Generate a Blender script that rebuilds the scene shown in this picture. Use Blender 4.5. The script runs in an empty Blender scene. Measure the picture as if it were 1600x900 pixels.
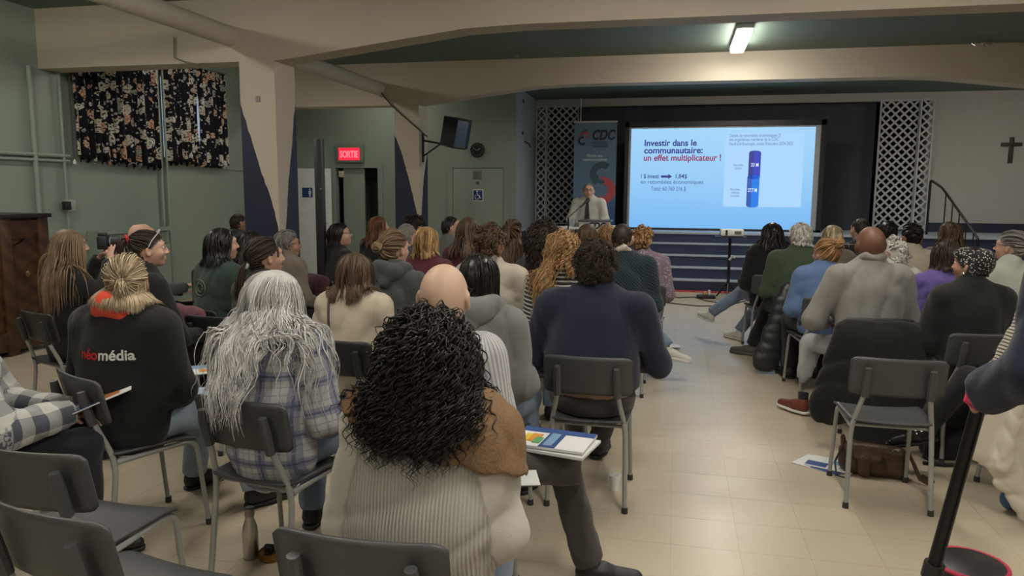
import bpy, bmesh, math, random
import numpy as np
from mathutils import Vector, Matrix
rng = np.random.default_rng(7); random.seed(7)
SC = bpy.context.scene; COL = SC.collection
# ------------------------------------------------------------------ camera, light, exposure
F, CAMH, YAW, PITCH, ROLL = 1150.0, 1.6, 12.5, 7.4, 0.4
def _cam_axes():
    y, p, r = map(math.radians, (YAW, PITCH, ROLL))
    fw = np.array([-math.sin(y)*math.cos(p), math.cos(y)*math.cos(p), -math.sin(p)])
    rt = np.array([math.cos(y), math.sin(y), 0.0]); up = np.cross(rt, fw)
    return rt*math.cos(r)+up*math.sin(r), -rt*math.sin(r)+up*math.cos(r), fw
CR, CU, CF = _cam_axes()
cam_d = bpy.data.cameras.new('camera'); cam = bpy.data.objects.new('camera', cam_d); COL.objects.link(cam)
cam.matrix_world = Matrix(((CR[0], CU[0], -CF[0], 0), (CR[1], CU[1], -CF[1], 0), (CR[2], CU[2], -CF[2], CAMH), (0, 0, 0, 1)))
cam_d.sensor_width = 36; cam_d.lens = F/1600*36; cam_d.clip_start = 0.05; cam_d.clip_end = 100
SC.camera = cam
SC.view_settings.view_transform = 'Standard'; SC.view_settings.look = 'None'
SC.view_settings.gamma = 1.0; SC.view_settings.exposure = 0.0; SC.view_settings.use_curve_mapping = False
world = bpy.data.worlds.new('world'); SC.world = world; world.use_nodes = True
world.node_tree.nodes['Background'].inputs[0].default_value = (0.75, 0.85, 1.0, 1)
world.node_tree.nodes['Background'].inputs[1].default_value = 0.6
LAMP_COL = (1.0, 0.92, 0.80); LAMP_E = 72.0
# ceiling fixtures: (x, y, z, axis, emission factor); built as fittings further down, two only added for their light
LAMPS = [(0.72, 10.05, 3.52, 'y', 1.0), (0.6, 5.0, 3.52, 'y', 1.0), (0.6, 1.6, 3.52, 'y', 1.2), (-2.4, 3.0, 3.52, 'y', .8),
         (-5.5, 4.6, 3.52, 'y', .8), (4.2, 3.6, 3.52, 'y', 1.0), (-5.6, 9.3, 3.52, 'y', 0.3), (-2.4, -1.4, 3.52, 'y', 1.0), (2.6, -1.4, 3.52, 'y', 1.0),  # the dim far-left-bay one is added unseen to light the curtain wall
         (1.2, 12.05, 3.40, 'x', .55), (5.6, 12.05, 3.40, 'x', .5), (-5.2, 12.05, 3.40, 'x', .14)]  # the dimmest, by the exit, is added unseen to lift the door wall

def at(x, y, X=None, Y=None, z=None):
    d = CR*(x-800)/F - CU*(y-450)/F + CF
    t = X/d[0] if X is not None else (Y/d[1] if Y is not None else (z-CAMH)/d[2])
    return np.array([0, 0, CAMH]) + d*t
def proj(P):
    q = np.array(P, float)-[0, 0, CAMH]; D = q@CF
    return 800+F*(q@CR)/D, 450-F*(q@CU)/D, D

# ------------------------------------------------------------------ object helpers
def link(o, parent=None):
    COL.objects.link(o)
    if parent is not None: o.parent = parent
    return o
def tag(o, label=None, cat=None, group=None, kind=None):
    if label: o['label'] = label
    if cat: o['category'] = cat
    if group: o['group'] = group
    if kind: o['kind'] = kind
    return o
def empty(name, loc=(0, 0, 0), rz=0.0, label=None, cat=None, group=None):
    o = bpy.data.objects.new(name, None); o.empty_display_size = 0.1; COL.objects.link(o)
    o.location = loc; o.rotation_euler = (0, 0, rz); return tag(o, label, cat, group)
def np_mesh(name, V, Fc, mats=(), smooth=True, cuv=None, rnd=None, midx=None):
    V = np.asarray(V, np.float32); Fc = np.asarray(Fc, np.int32)
    me = bpy.data.meshes.new(name); n = Fc.shape[1] if len(Fc) else 4
    me.vertices.add(len(V)); me.vertices.foreach_set('co', V.ravel())
    me.loops.add(Fc.size); me.loops.foreach_set('vertex_index', Fc.ravel())
    me.polygons.add(len(Fc)); me.polygons.foreach_set('loop_start', np.arange(0, Fc.size, n, dtype=np.int32))
    me.polygons.foreach_set('loop_total', np.full(len(Fc), n, np.int32))
    me.polygons.foreach_set('use_smooth', np.full(len(Fc), smooth))
    if midx is not None: me.polygons.foreach_set('material_index', np.asarray(midx, np.int32))
    me.update(calc_edges=True)
    if cuv is not None:
        a = me.attributes.new('cuv', 'FLOAT_VECTOR', 'POINT'); a.data.foreach_set('vector', np.asarray(cuv, np.float32).ravel())
    if rnd is not None:
        a = me.attributes.new('rnd', 'FLOAT', 'POINT'); a.data.foreach_set('value', np.asarray(rnd, np.float32).ravel())
    for m in (mats if isinstance(mats, (list, tuple)) else [mats]): me.materials.append(m)
    return me
def np_obj(name, V, Fc, mats, parent=None, **k):
    return link(bpy.data.objects.new(name, np_mesh(name, V, Fc, mats, **k)), parent)

class MB:
    """collects boxes, tubes, polygons; build() links them as ONE mesh object"""
    def __init__(s): s.bm = bmesh.new()
    def box(s, a, b, bevel=0.0, rot=None):
        a = Vector(a); b = Vector(b); c = (a+b)/2; d = b-a
        M = Matrix.Translation(c) @ Matrix.Diagonal((*d, 1))
        if rot is not None: M = rot @ M
        r = bmesh.ops.create_cube(s.bm, size=1.0, matrix=M)
        if bevel > 0:
            es = list({e for v in r['verts'] for e in v.link_edges})
            bmesh.ops.bevel(s.bm, geom=es, offset=bevel, segments=2, affect='EDGES', profile=0.5)
        return s
    def tube(s, pts, r, n=10, caps=True):
        pts = [Vector(p) for p in pts]; rs = r if isinstance(r, (list, tuple)) else [r]*len(pts)
        rings = []; t0 = (pts[1]-pts[0]).normalized(); u = t0.orthogonal().normalized()
        for i, p in enumerate(pts):
            t = ((pts[min(i+1, len(pts)-1)]-p).normalized() + (p-pts[max(i-1, 0)]).normalized())
            t = t.normalized() if t.length > 1e-6 else t0
            u = (u - t*u.dot(t)).normalized(); v = t.cross(u)
            rings.append([s.bm.verts.new(p+(u*math.cos(a)+v*math.sin(a))*rs[i]) for a in [2*math.pi*k/n for k in range(n)]])
        for a, b in zip(rings, rings[1:]):
            for k in range(n): s.bm.faces.new((a[k], a[(k+1) % n], b[(k+1) % n], b[k]))
        if caps: s.bm.faces.new(rings[0][::-1]); s.bm.faces.new(rings[-1])
        return s
    def lathe(s, prof, n=20, M=None):
        M = M or Matrix.Identity(4); rings = []
        for r, z in prof: rings.append([s.bm.verts.new(M @ Vector((r*math.cos(2*math.pi*k/n), r*math.sin(2*math.pi*k/n), z))) for k in range(n)])
        for a, b in zip(rings, rings[1:]):
            for k in range(n): s.bm.faces.new((a[k], a[(k+1) % n], b[(k+1) % n], b[k]))
        s.bm.faces.new(rings[0][::-1]); s.bm.faces.new(rings[-1]); return s
    def prism(s, poly, ex):
        a = [s.bm.verts.new(Vector(p)) for p in poly]; e = Vector(ex); b = [s.bm.verts.new(v.co+e) for v in a]; n = len(a)
        s.bm.faces.new(a[::-1]); s.bm.faces.new(b)
        for k in range(n): s.bm.faces.new((a[k], a[(k+1) % n], b[(k+1) % n], b[k]))
        return s
    def build(s, name, mat, parent=None, smooth=True):
        bmesh.ops.recalc_face_normals(s.bm, faces=s.bm.faces)
        me = bpy.data.meshes.new(name); s.bm.to_mesh(me); s.bm.free()
        if mat is not None: me.materials.append(mat)
        if smooth:
            me.polygons.foreach_set('use_smooth', [True]*len(me.polygons)); me.set_sharp_from_angle(angle=math.radians(35))
        return link(bpy.data.objects.new(name, me), parent)
def arc(p0, p1, p2, n=5):
    p0, p1, p2 = map(Vector, (p0, p1, p2))
    return [(1-t)**2*p0 + 2*t*(1-t)*p1 + t*t*p2 for t in [i/n for i in range(n+1)]]
def fillet(pts, r, n=4):
    pts = [Vector(p) for p in pts]; out = [pts[0]]
    for a, b, c in zip(pts, pts[1:], pts[2:]):
        out += arc(b+(a-b).normalized()*min(r, (a-b).length*.45), b, b+(c-b).normalized()*min(r, (c-b).length*.45), n)
    return out+[pts[-1]]
def dup(root, loc, rz, label=None, group=None, cat=None):
    r = root.copy(); COL.objects.link(r); r.location = loc; r.rotation_euler = (0, 0, rz)
    tag(r, label, cat, group)
    for ch in root.children:
        c = ch.copy(); COL.objects.link(c); c.parent = r
        for g in ch.children:
            d = g.copy(); COL.objects.link(d); d.parent = c
    return r

# ------------------------------------------------------------------ materials
class NT:
    def __init__(s, name):
        s.m = bpy.data.materials.new(name); s.m.use_nodes = True; s.t = s.m.node_tree; s.b = s.t.nodes['Principled BSDF']
    def n(s, typ, **k):
        nd = s.t.nodes.new('ShaderNode'+typ)
        for a, v in k.items(): setattr(nd, a, v)
        return nd
    def l(s, a, b): s.t.links.new(a, b); return s
    def put(s, sock, v):
        if hasattr(v, 'is_output'): s.t.links.new(v, sock)
        else: sock.default_value = v
    def math(s, op, a, b=0.0, c=None):
        nd = s.n('Math', operation=op); s.put(nd.inputs[0], a); s.put(nd.inputs[1], b)
        if c is not None: s.put(nd.inputs[2], c)
        return nd.outputs[0]
    def mix(s, f, a, b, blend='MIX'):
        nd = s.n('Mix', data_type='RGBA', blend_type=blend)
        s.put(nd.inputs[0], f)
        for sock, v in ((nd.inputs[6], a), (nd.inputs[7], b)):
            if isinstance(v, tuple) and len(v) == 3: v = (*v, 1)
            s.put(sock, v)
        return nd.outputs[2]
    def coord(s, kind='Object'): return s.n('TexCoord').outputs[kind]
    def attr(s, name, out='Vector'): return s.n('Attribute', attribute_name=name).outputs[out]
    def noise(s, vec, scale, detail=3, rough=.55, out=0):
        nd = s.n('TexNoise'); s.put(nd.inputs['Vector'], vec); nd.inputs['Scale'].default_value = scale
        nd.inputs['Detail'].default_value = detail; nd.inputs['Roughness'].default_value = rough; return nd.outputs[out]
    def ramp(s, f, stops, interp='LINEAR'):
        nd = s.n('ValToRGB'); s.put(nd.inputs[0], f); cr = nd.color_ramp; cr.interpolation = interp
        while len(cr.elements) < len(stops): cr.elements.new(1)
        for e, (p, c) in zip(cr.elements, stops): e.position = p; e.color = (*c, 1) if len(c) == 3 else c
        return nd.outputs[0]
    def bump(s, h, strength=.3, dist=.01):
        nd = s.n('Bump'); s.put(nd.inputs['Height'], h); nd.inputs['Strength'].default_value = strength; nd.inputs['Distance'].default_value = dist
        s.l(nd.outputs[0], s.b.inputs['Normal'])
    def base(s, c, rough=.6, spec=.5, metal=0.0):
        if isinstance(c, tuple) and len(c) == 3: c = (*c, 1)
        s.put(s.b.inputs['Base Color'], c); s.put(s.b.inputs['Roughness'], rough)
        s.b.inputs['Specular IOR Level'].default_value = spec; s.b.inputs['Metallic'].default_value = metal; return s
def rgb(h):
    h = h.lstrip('#'); v = [int(h[i:i+2], 16)/255 for i in (0, 2, 4)]
    return tuple(c/12.92 if c <= .04045 else ((c+.055)/1.055)**2.4 for c in v)
def dk(c, k): return tuple(x*k for x in c)
_mc = {}
def plain(name, col, rough=.6, metal=0.0, var=.12, scale=6, bump=0.0, bscale=60, spec=.5):
    if name in _mc: return _mc[name]
    t = NT(name); v = t.coord(); f = t.noise(v, scale)
    t.base(t.mix(f, dk(col, 1-var), dk(col, 1+var)), rough, spec, metal)
    if bump: t.bump(t.noise(v, bscale, 4), bump, .004)
    _mc[name] = t.m; return t.m
def emit(name, col, e):
    t = NT(name); t.base((0.02, 0.02, 0.02), .6); t.b.inputs['Emission Color'].default_value = (*col, 1); t.b.inputs['Emission Strength'].default_value = e; return t.m
def fabric(name, col, kind='plain', c2=None, freq=1.0, rough=.92):
    """cloth, patterned along the cloth coordinate (u round the limb, v along it, metres)"""
    if name in _mc: return _mc[name]
    t = NT(name); uv = t.attr('cuv'); s = t.n('SeparateXYZ'); t.l(uv, s.inputs[0]); u, v = s.outputs[0], s.outputs[1]
    f = t.noise(uv, 9, 4); c = t.mix(f, dk(col, .82), dk(col, 1.18))
    weave = t.noise(uv, 260, 2); h = t.math('ADD', t.math('MULTIPLY', f, .0), t.math('MULTIPLY', weave, .25))
    fold = t.noise(uv, 14, 3, .5)
    if kind == 'rib':
        ph = t.math('SINE', t.math('MULTIPLY', u, 2*math.pi*freq)); k = t.math('MULTIPLY_ADD', ph, .5, .5)
        arm = t.math('GREATER_THAN', s.outputs[2], 2.0); k = t.math('MAXIMUM', k, arm); c = t.mix(k, dk(col, .74), dk(col, 1.08)); c = t.mix(t.math('MULTIPLY', t.noise(uv, 420, 2), .55), c, dk(col, 1.5))
        h = t.math('ADD', k, t.math('MULTIPLY', weave, .4))
    elif kind == 'stripe_h' or kind == 'stripe_v':
        ph = t.math('FRACT', t.math('MULTIPLY', v if kind == 'stripe_h' else u, freq)); c = t.mix(t.math('GREATER_THAN', ph, .62), c, c2)
    elif kind == 'plaid':
        base, dark, line = c2
        def band(w, fr, lo, hi, off=0.0):
            ph = t.math('FRACT', t.math('ADD', t.math('MULTIPLY', w, fr), off)); return t.math('MULTIPLY', t.math('GREATER_THAN', ph, lo), t.math('LESS_THAN', ph, hi))
        c = t.mix(0.0, base, base)
        for w in (u, v):
            c = t.mix(t.math('MULTIPLY', band(w, freq, .30, .62), .55), c, dark)
            c = t.mix(t.math('MULTIPLY', band(w, freq, .42, .50), .65), c, dk(dark, .5))
            c = t.mix(t.math('MULTIPLY', band(w, freq, .82, .87), .7), c, line)
            c = t.mix(t.math('MULTIPLY', band(w, freq, .08, .11), .45), c, dk(dark, .7))
        c = t.mix(t.math('MULTIPLY', f, .25), c, dk(dark, .8))
    elif kind == 'check':
        base, dark = c2; a = t.math('GREATER_THAN', t.math('FRACT', t.math('MULTIPLY', u, freq)), .5); b = t.math('GREATER_THAN', t.math('FRACT', t.math('MULTIPLY', v, freq)), .5)
        c = t.mix(t.math('MULTIPLY', t.math('ADD', a, b), .5), base, dark); c = t.mix(t.math('MULTIPLY', t.noise(uv, 300, 2), .3), c, dk(base, .6))
    elif kind == 'speckle':
        n = t.n('TexVoronoi'); t.l(uv, n.inputs['Vector']); n.inputs['Scale'].default_value = freq
        c = t.mix(t.math('LESS_THAN', n.outputs['Distance'], .33), c, c2)
    elif kind == 'knit':
        w = t.n('TexWave', wave_type='BANDS', bands_direction='DIAGONAL'); t.l(uv, w.inputs['Vector']); w.inputs['Scale'].default_value = freq; w.inputs['Distortion'].default_value = 3
        h = w.outputs['Fac']; c = t.mix(h, dk(col, .7), dk(col, 1.25))
    elif kind == 'denim':
        c = t.mix(t.noise(uv, 16, 5, .7), dk(col, .6), dk(col, 1.45)); c = t.mix(t.math('MULTIPLY', t.noise(uv, 500, 2), .3), c, (.6, .65, .7))
    h = t.math('ADD', h, t.math('MULTIPLY', fold, 1.4 if kind != 'rib' else .8))
    t.base(c, rough, .25); t.bump(h, .38 if kind != 'rib' else .6, .006 if kind != 'rib' else .007)
    t.b.inputs['Sheen Weight'].default_value = .12; t.b.inputs['Sheen Roughness'].default_value = .6
    _mc[name] = t.m; return t.m
def hairmat(name, ca, cb, rough=.52):
    if name in _mc: return _mc[name]
    t = NT(name); r = t.attr('rnd', 'Fac'); n = t.noise(t.coord(), 18, 2)
    f = t.math('MULTIPLY_ADD', n, .5, t.math('MULTIPLY', r, .65)); c = t.ramp(f, [(.15, ca), (.85, cb)])
    t.base(c, rough, .35); t.b.inputs['Anisotropic'].default_value = .4; _mc[name] = t.m; return t.m
def skinmat(name, col):
    if name in _mc: return _mc[name]
    t = NT(name); v = t.coord(); f = t.noise(v, 14, 4); c = t.mix(f, dk(col, .86), (col[0]*1.1, col[1]*1.02, col[2]*.98))
    c = t.mix(t.math('MULTIPLY', t.noise(v, 5, 2), .35), c, (col[0]*1.02, col[1]*.82, col[2]*.78))
    t.base(c, .48, .4); t.b.inputs['Subsurface Weight'].default_value = .08; t.b.inputs['Subsurface Radius'].default_value = (.02, .008, .004)
    t.bump(t.noise(v, 300, 3), .15, .002); _mc[name] = t.m; return t.m

# ------------------------------------------------------------------ signed-distance modelling
def Vv(p): return np.array(p, float)
class Prim:
    __slots__ = ('k', 'a', 'b', 'ra', 'rb', 's', 'g', 'R')
    def __init__(s, k, a, b=None, ra=.05, rb=None, sc=(1, 1, 1), g=0, R=None):
        s.k = k; s.a = Vv(a); s.b = Vv(b) if b is not None else None; s.ra = ra; s.rb = ra if rb is None else rb; s.s = Vv(sc); s.g = g; s.R = R
    def d(s, P):
        if s.k == 'c':
            w = 1/s.s; A = s.a*w; B = s.b*w; p = P*w-A; ba = B-A
            h = np.clip((p@ba)/max(ba@ba, 1e-9), 0, 1); q = p-h[:, None]*ba
            return (np.sqrt((q*q).sum(1))-(s.ra+(s.rb-s.ra)*h))*min(1.0, (s.s.min()+1)/2)
        q = P-s.a
        if s.R is not None: q = q@s.R
        q2 = q/s.s; k0 = np.sqrt((q2*q2).sum(1))+1e-9; k1 = np.sqrt(((q2/s.s)**2).sum(1))+1e-9
        return k0*(k0-1)/k1
    def grow(s, e):
        n = Prim(s.k, s.a, s.b, s.ra+e, s.rb+e, s.s+(e if s.k == 'e' else 0), s.g, s.R); return n
def cap(a, b, ra, rb=None, sc=(1, 1, 1), g=0): return Prim('c', a, b, ra, rb, sc, g)
def ell(c, r, g=0, R=None): return Prim('e', c, None, 0, 0, r, g, R)
def smin(a, b, k):
    h = np.clip(.5+.5*(b-a)/k, 0, 1); return b*(1-h)+a*h-k*h*(1-h)
def union(prims, k=.03):
    def f(P):
        d = prims[0].d(P)
        for p in prims[1:]: d = smin(d, p.d(P), k)
        return d
    return f
def bounds(prims, pad):
    lo = np.full(3, 1e9); hi = -lo
    for p in prims:
        if p.k == 'c':
            r = np.maximum(p.ra, p.rb)*p.s
            lo = np.minimum(lo, np.minimum(p.a, p.b)-r); hi = np.maximum(hi, np.maximum(p.a, p.b)+r)
        else:
            r = p.s if p.R is None else np.full(3, p.s.max()); lo = np.minimum(lo, p.a-r); hi = np.maximum(hi, p.a+r)
    return lo-pad, hi+pad
def nets(f, lo, hi, h):
    lo = Vv(lo); hi = Vv(hi); C = 4
    nb = np.maximum(np.ceil((hi-lo)/(h*C)).astype(int), 1); n = nb*C
    ca = [lo[i]+(np.arange(nb[i])+.5)*h*C-h/2 for i in range(3)]
    G = np.stack(np.meshgrid(*ca, indexing='ij'), -1).reshape(-1, 3)
    cv = f(G).reshape(nb)
    V = np.repeat(np.repeat(np.repeat(cv, C, 0), C, 1), C, 2).astype(np.float32)
    idx = np.argwhere(np.abs(V) < h*C*2.2)
    V[idx[:, 0], idx[:, 1], idx[:, 2]] = f(lo+idx*h)
    V[0] = V[-1] = 1; V[:, 0] = V[:, -1] = 1; V[:, :, 0] = V[:, :, -1] = 1
    S = V < 0
    act = np.zeros(tuple(n-1), bool); allin = np.ones(tuple(n-1), bool)
    for i in (0, 1):
        for j in (0, 1):
            for k in (0, 1):
                s = S[i:n[0]-1+i, j:n[1]-1+j, k:n[2]-1+k]; act |= s; allin &= s
    act &= ~allin; cells = np.argwhere(act); vid = np.full(act.shape, -1, np.int32); vid[act] = np.arange(len(cells))
    acc = np.zeros((len(cells), 3)); cnt = np.zeros(len(cells))
    for ax in range(3):
        o1, o2 = [a for a in range(3) if a != ax]
        for i in (0, 1):
            for j in (0, 1):
                c0 = cells.copy(); c0[:, o1] += i; c0[:, o2] += j; c1 = c0.copy(); c1[:, ax] += 1
                a = V[c0[:, 0], c0[:, 1], c0[:, 2]]; b = V[c1[:, 0], c1[:, 1], c1[:, 2]]
                m = (a < 0) != (b < 0); t = np.where(m, a/np.where(m, a-b, 1), 0)
                p = c0.astype(float); p[:, ax] += t; acc[m] += p[m]; cnt[m] += 1
    P = lo+acc/cnt[:, None]*h
    Q = []
    for ax in range(3):
        o1, o2 = (ax+1) % 3, (ax+2) % 3
        sl0 = [slice(None)]*3; sl1 = [slice(None)]*3; sl0[ax] = slice(0, -1); sl1[ax] = slice(1, None)
        d = S[tuple(sl0)] != S[tuple(sl1)]; e = np.argwhere(d); inn = S[e[:, 0], e[:, 1], e[:, 2]]
        qs = []
        for (i, j) in ((1, 1), (0, 1), (0, 0), (1, 0)):
            c = e.copy(); c[:, o1] -= i; c[:, o2] -= j; qs.append(vid[c[:, 0], c[:, 1], c[:, 2]])
        q = np.stack(qs, 1); q[~inn] = q[~inn][:, ::-1]; Q.append(q)
    Q = np.concatenate(Q); Q = Q[(Q >= 0).all(1)]
    return P, Q
def cloth_uv(P, prims):
    D = np.stack([p.d(P) for p in prims], 1); i = D.argmin(1); uv = np.zeros((len(P), 3))
    for n, p in enumerate(prims):
        m = i == n; q = P[m]
        if not m.any(): continue
        if p.g == 0: uv[m, 0] = q[:, 0]; uv[m, 1] = q[:, 2]; uv[m, 2] = q[:, 1]*.3
        else:
            ax = p.b-p.a; L = np.linalg.norm(ax); ax = ax/L; r = q-p.a; t = r@ax; w = r-t[:, None]*ax
            e1 = np.cross(ax, [0.31, .2, .93]); e1 /= np.linalg.norm(e1); e2 = np.cross(ax, e1)
            uv[m, 0] = np.arctan2(w@e2, w@e1)*.055; uv[m, 1] = t+p.g*.37; uv[m, 2] = 5
    return uv
def folds(seed, amp, freq=28.0, n=3):
    r = np.random.default_rng(seed); K = r.normal(size=(n, 3)); K /= np.linalg.norm(K, axis=1)[:, None]; K[:, 2] *= .8; K *= freq*r.uniform(.5, 1.4, (n, 1)); ph = r.uniform(0, 6.28, n)
    K2 = r.normal(size=(3, 3))*7
    def f(P):
        w = np.sin(P@K2[0])*1.3+np.sin(P@K2[1]+2)*1.3; o = 0
        for k, p in zip(K, ph): o = o+(1-np.abs(np.sin(.5*(P@k)+p+w)))**2
        return amp*(o/n*2-.8)
    return f
def rotz(a): c, s = math.cos(a), math.sin(a); return np.array([[c, -s, 0], [s, c, 0], [0, 0, 1.0]])
def rotx(a): c, s = math.cos(a), math.sin(a); return np.array([[1.0, 0, 0], [0, c, -s], [0, s, c]])
def roty(a): c, s = math.cos(a), math.sin(a); return np.array([[c, 0, s], [0, 1.0, 0], [-s, 0, c]])
# ================================================================== THE ROOM
CREAM = plain('cream_paint', (.56, .50, .41), .6, var=.06, scale=1.5, bump=.12, bscale=25)
CREAMW = plain('white_paint', (.62, .60, .55), .6, var=.05, scale=1.5, bump=.1, bscale=25)
GREENW = plain('sage_green_paint', (.27, .335, .285), .5, var=.06, scale=1.3, bump=.12, bscale=30)
GREENC = plain('dark_green_ceiling_paint', (.115, .165, .14), .6, var=.12, scale=2, bump=.1, bscale=20)
NAVYP = plain('navy_paint', (.018, .024, .055), .5, var=.1, bump=.08, bscale=30)
NAVYS = plain('stage_navy_paint', (.02, .035, .085), .45, var=.15)
NOSE = plain('pale_nosing', (.36, .42, .50), .5)
SCREENTINT = plain('wall_paint_screen_tint', (.34, .40, .44), .6, var=.04)  # return wall; the screen's blue light is put into its colour
GREYW = plain('stage_wall_paint', (.40, .40, .38), .6, var=.05)
BLACKC = plain('stage_black', (.012, .013, .02), .85)
BLACKP = plain('black_plastic', (.012, .012, .014), .45)
BLACKM = plain('black_metal', (.01, .01, .012), .35, .3)
STEEL = plain('brushed_steel', (.55, .54, .52), .28, 1.0, var=.08, scale=30)
def struct(o, label=None): o['kind'] = 'structure'; return o
def polyprism(name, poly, y0, y1, mat, parent=None):
    m = MB(); m.prism([(x, y0, z) for x, z in poly], (0, y1-y0, 0)); return m.build(name, mat, parent, smooth=False)
XL, XR, YB, CZ = -7.1, 8.6, -4.0, 3.6
# floor: slab and 12 inch vinyl tiles
fl = MB().box((XL-.2, YB-.2, -.25), (XR+.2, 17.2, -.0012)).build('floor', plain('grout', (.34, .28, .20), .9), smooth=False); struct(fl)
t = NT('vinyl_tile'); pos = t.n('NewGeometry').outputs['Position']; f = t.noise(pos, 1.3, 5, .6)
c = t.mix(f, (.42, .36, .27), (.50, .44, .34)); c = t.mix(t.math('MULTIPLY', t.noise(pos, 22, 5, .7), .25), c, (.30, .25, .18))
sc_ = t.noise(pos, 7, 6, .75); c = t.mix(t.math('MULTIPLY', t.math('GREATER_THAN', sc_, .67), .22), c, (.2, .16, .11))
t.base(c, t.math('MULTIPLY_ADD', t.noise(pos, 3, 4), .25, .20), .45); t.bump(t.noise(pos, 5, 3), .05, .01); TILE = t.m
TS = .3048; x_ref = at(1047, 900, z=0)[0]; y_ref = 3.9
def tile_mesh():
    g = .0003; a = TS/2-g; v = [(-a, -a, -.004), (a, -a, -.004), (a, a, -.004), (-a, a, -.004), (-a+.0003, -a+.0003, 0), (a-.0003, -a+.0003, 0), (a-.0003, a-.0003, 0), (-a+.0003, a-.0003, 0)]
    return np.array(v), np.array([(4, 5, 6, 7), (0, 1, 5, 4), (1, 2, 6, 5), (2, 3, 7, 6), (3, 0, 4, 7)])
tv, tf = tile_mesh(); tme = np_mesh('floor_tile', tv, tf, TILE, smooth=False)
cells = []
for i in range(-30, 40):
    for j in range(-30, 45):
        cx, cy = x_ref+(i+.5)*TS, y_ref+(j+.5)*TS
        if not (XL < cx < XR and YB < cy < 12.6): continue
        u, v, D = proj((cx, cy, 0)); vis = D > .5 and -60 < u < 1660 and v < 950
        # open floor (the aisle and the gaps between the chairs) shows its tiles best
        free = 1.0 if (960 < u < 1560) else .45
        cells.append((-(free/D**2) if vis else 1/(1+abs(D)), cx, cy))
cells.sort()
for _, cx, cy in cells[:300]:
    o = link(bpy.data.objects.new('floor_tile', tme), fl); o.location = (cx, cy, 0)
rest = np.array([(x, y, 0) for _, x, y in cells[300:]]); n = len(rest)
V = (tv[None]+rest[:, None]).reshape(-1, 3); Fc = (tf[None]+np.arange(n)[:, None, None]*8).reshape(-1, 4)
tag(np_obj('floor_tiles', V, Fc, TILE, fl, smooth=False), kind='stuff')
# ceiling (bays between the beams) and walls
struct(MB().box((XL-.2, YB-.2, CZ), (XR+.2, 11.5, CZ+.2)).build('ceiling', GREENC, smooth=False))
struct(MB().box((XL-.2, 11.5, 3.46), (XR+.2, 17.2, 3.8)).build('ceiling', GREENC, smooth=False))
WY = ((7.62, 9.05), (9.16, 10.55)); WZ = (2.02, 3.25)
m = MB(); m.box((XL-.2, YB, 0), (XL, 17, WZ[0])).box((XL-.2, YB, WZ[1]), (XL, 17, CZ)).box((XL-.2, YB, WZ[0]), (XL, WY[0][0]+.08, WZ[1]))
m.box((XL-.2, WY[0][1]-.08, WZ[0]), (XL, WY[1][0]+.08, WZ[1])).box((XL-.2, WY[1][1]-.08, WZ[0]), (XL, 17, WZ[1]))
wl = struct(m.build('wall_left', GREENW, smooth=False))
struct(MB().box((XR, YB, 0), (XR+.2, 17, CZ)).build('wall_right', GREYW, smooth=False))
struct(MB().box((XL-.2, YB-.2, 0), (XR+.2, YB, CZ)).build('wall_rear', CREAM, smooth=False))
glass = NT('window_glass'); glass.base((.8, .88, .95), .05); glass.b.inputs['Transmission Weight'].default_value = .95; glass = glass.m
for i, (a, b) in enumerate(WY):
    w = struct(empty(f'window_{i+1}', (XL-.1, (a+b)/2, WZ[0])))
    h, hh = (b-a)/2-.08, WZ[1]-WZ[0]; m = MB()
    m.box((-.03, -h, 0), (.03, h, .05)).box((-.03, -h, hh-.05), (.03, h, hh)).box((-.03, -h, 0), (.03, -h+.05, hh)).box((-.03, h-.05, 0), (.03, h, hh)).box((-.02, -.02, 0), (.02, .02, hh))
    m.build('window_frame', CREAMW, w); MB().box((-.004, -h+.05, .05), (.004, h-.05, hh-.05)).build('pane', glass, w)
# green wall facing us with the two doors, left of the stage
YG = 13.0; DZ = 2.035; dx = (-6.30, -5.45)
m = MB(); m.box((XL, YG, 0), (dx[0], YG+.12, CZ)).box((dx[1], YG, 0), (-2.84, YG+.12, CZ)).box((dx[0], YG, DZ), (dx[1], YG+.12, CZ))
struct(m.build('wall_front_left', GREENW, smooth=False))
struct(MB().box((-2.96, YG+.12, 0), (-2.84, 17, CZ)).build('wall_stage_left', SCREENTINT, smooth=False))
m = MB(); m.box((XL, 14.6, 0), (-4.2, 14.7, CZ)).box((-4.3, YG+.12, 0), (-4.2, 14.6, CZ)); struct(m.build('wall_corridor', GREENW, smooth=False))
struct(MB().box((-5.86, 14.3, 0), (-5.2, 14.34, 2.5)).build('corridor_shade_panel', NAVYP, smooth=False))  # dark panel added to stand for the shade of the corridor gap
d = struct(empty('door_1', (dx[1], YG, 0)))
m = MB(); m.box((dx[0]-dx[1]-.09, -.03, 0), (dx[0]-dx[1], .0, DZ+.09)).box((0, -.03, 0), (.09, 0, DZ+.09)).box((dx[0]-dx[1], -.03, DZ), (0, 0, DZ+.09)); m.build('door_frame', GREENW, d)
MB().box((-.73, .05, 0), (-.30, .09, DZ), .004).build('door_panel', GREENW, d)
MB().box((-.80, .0, 1.86), (-.70, .05, 1.98), .01).build('door_closer', CREAM, d)
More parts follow.
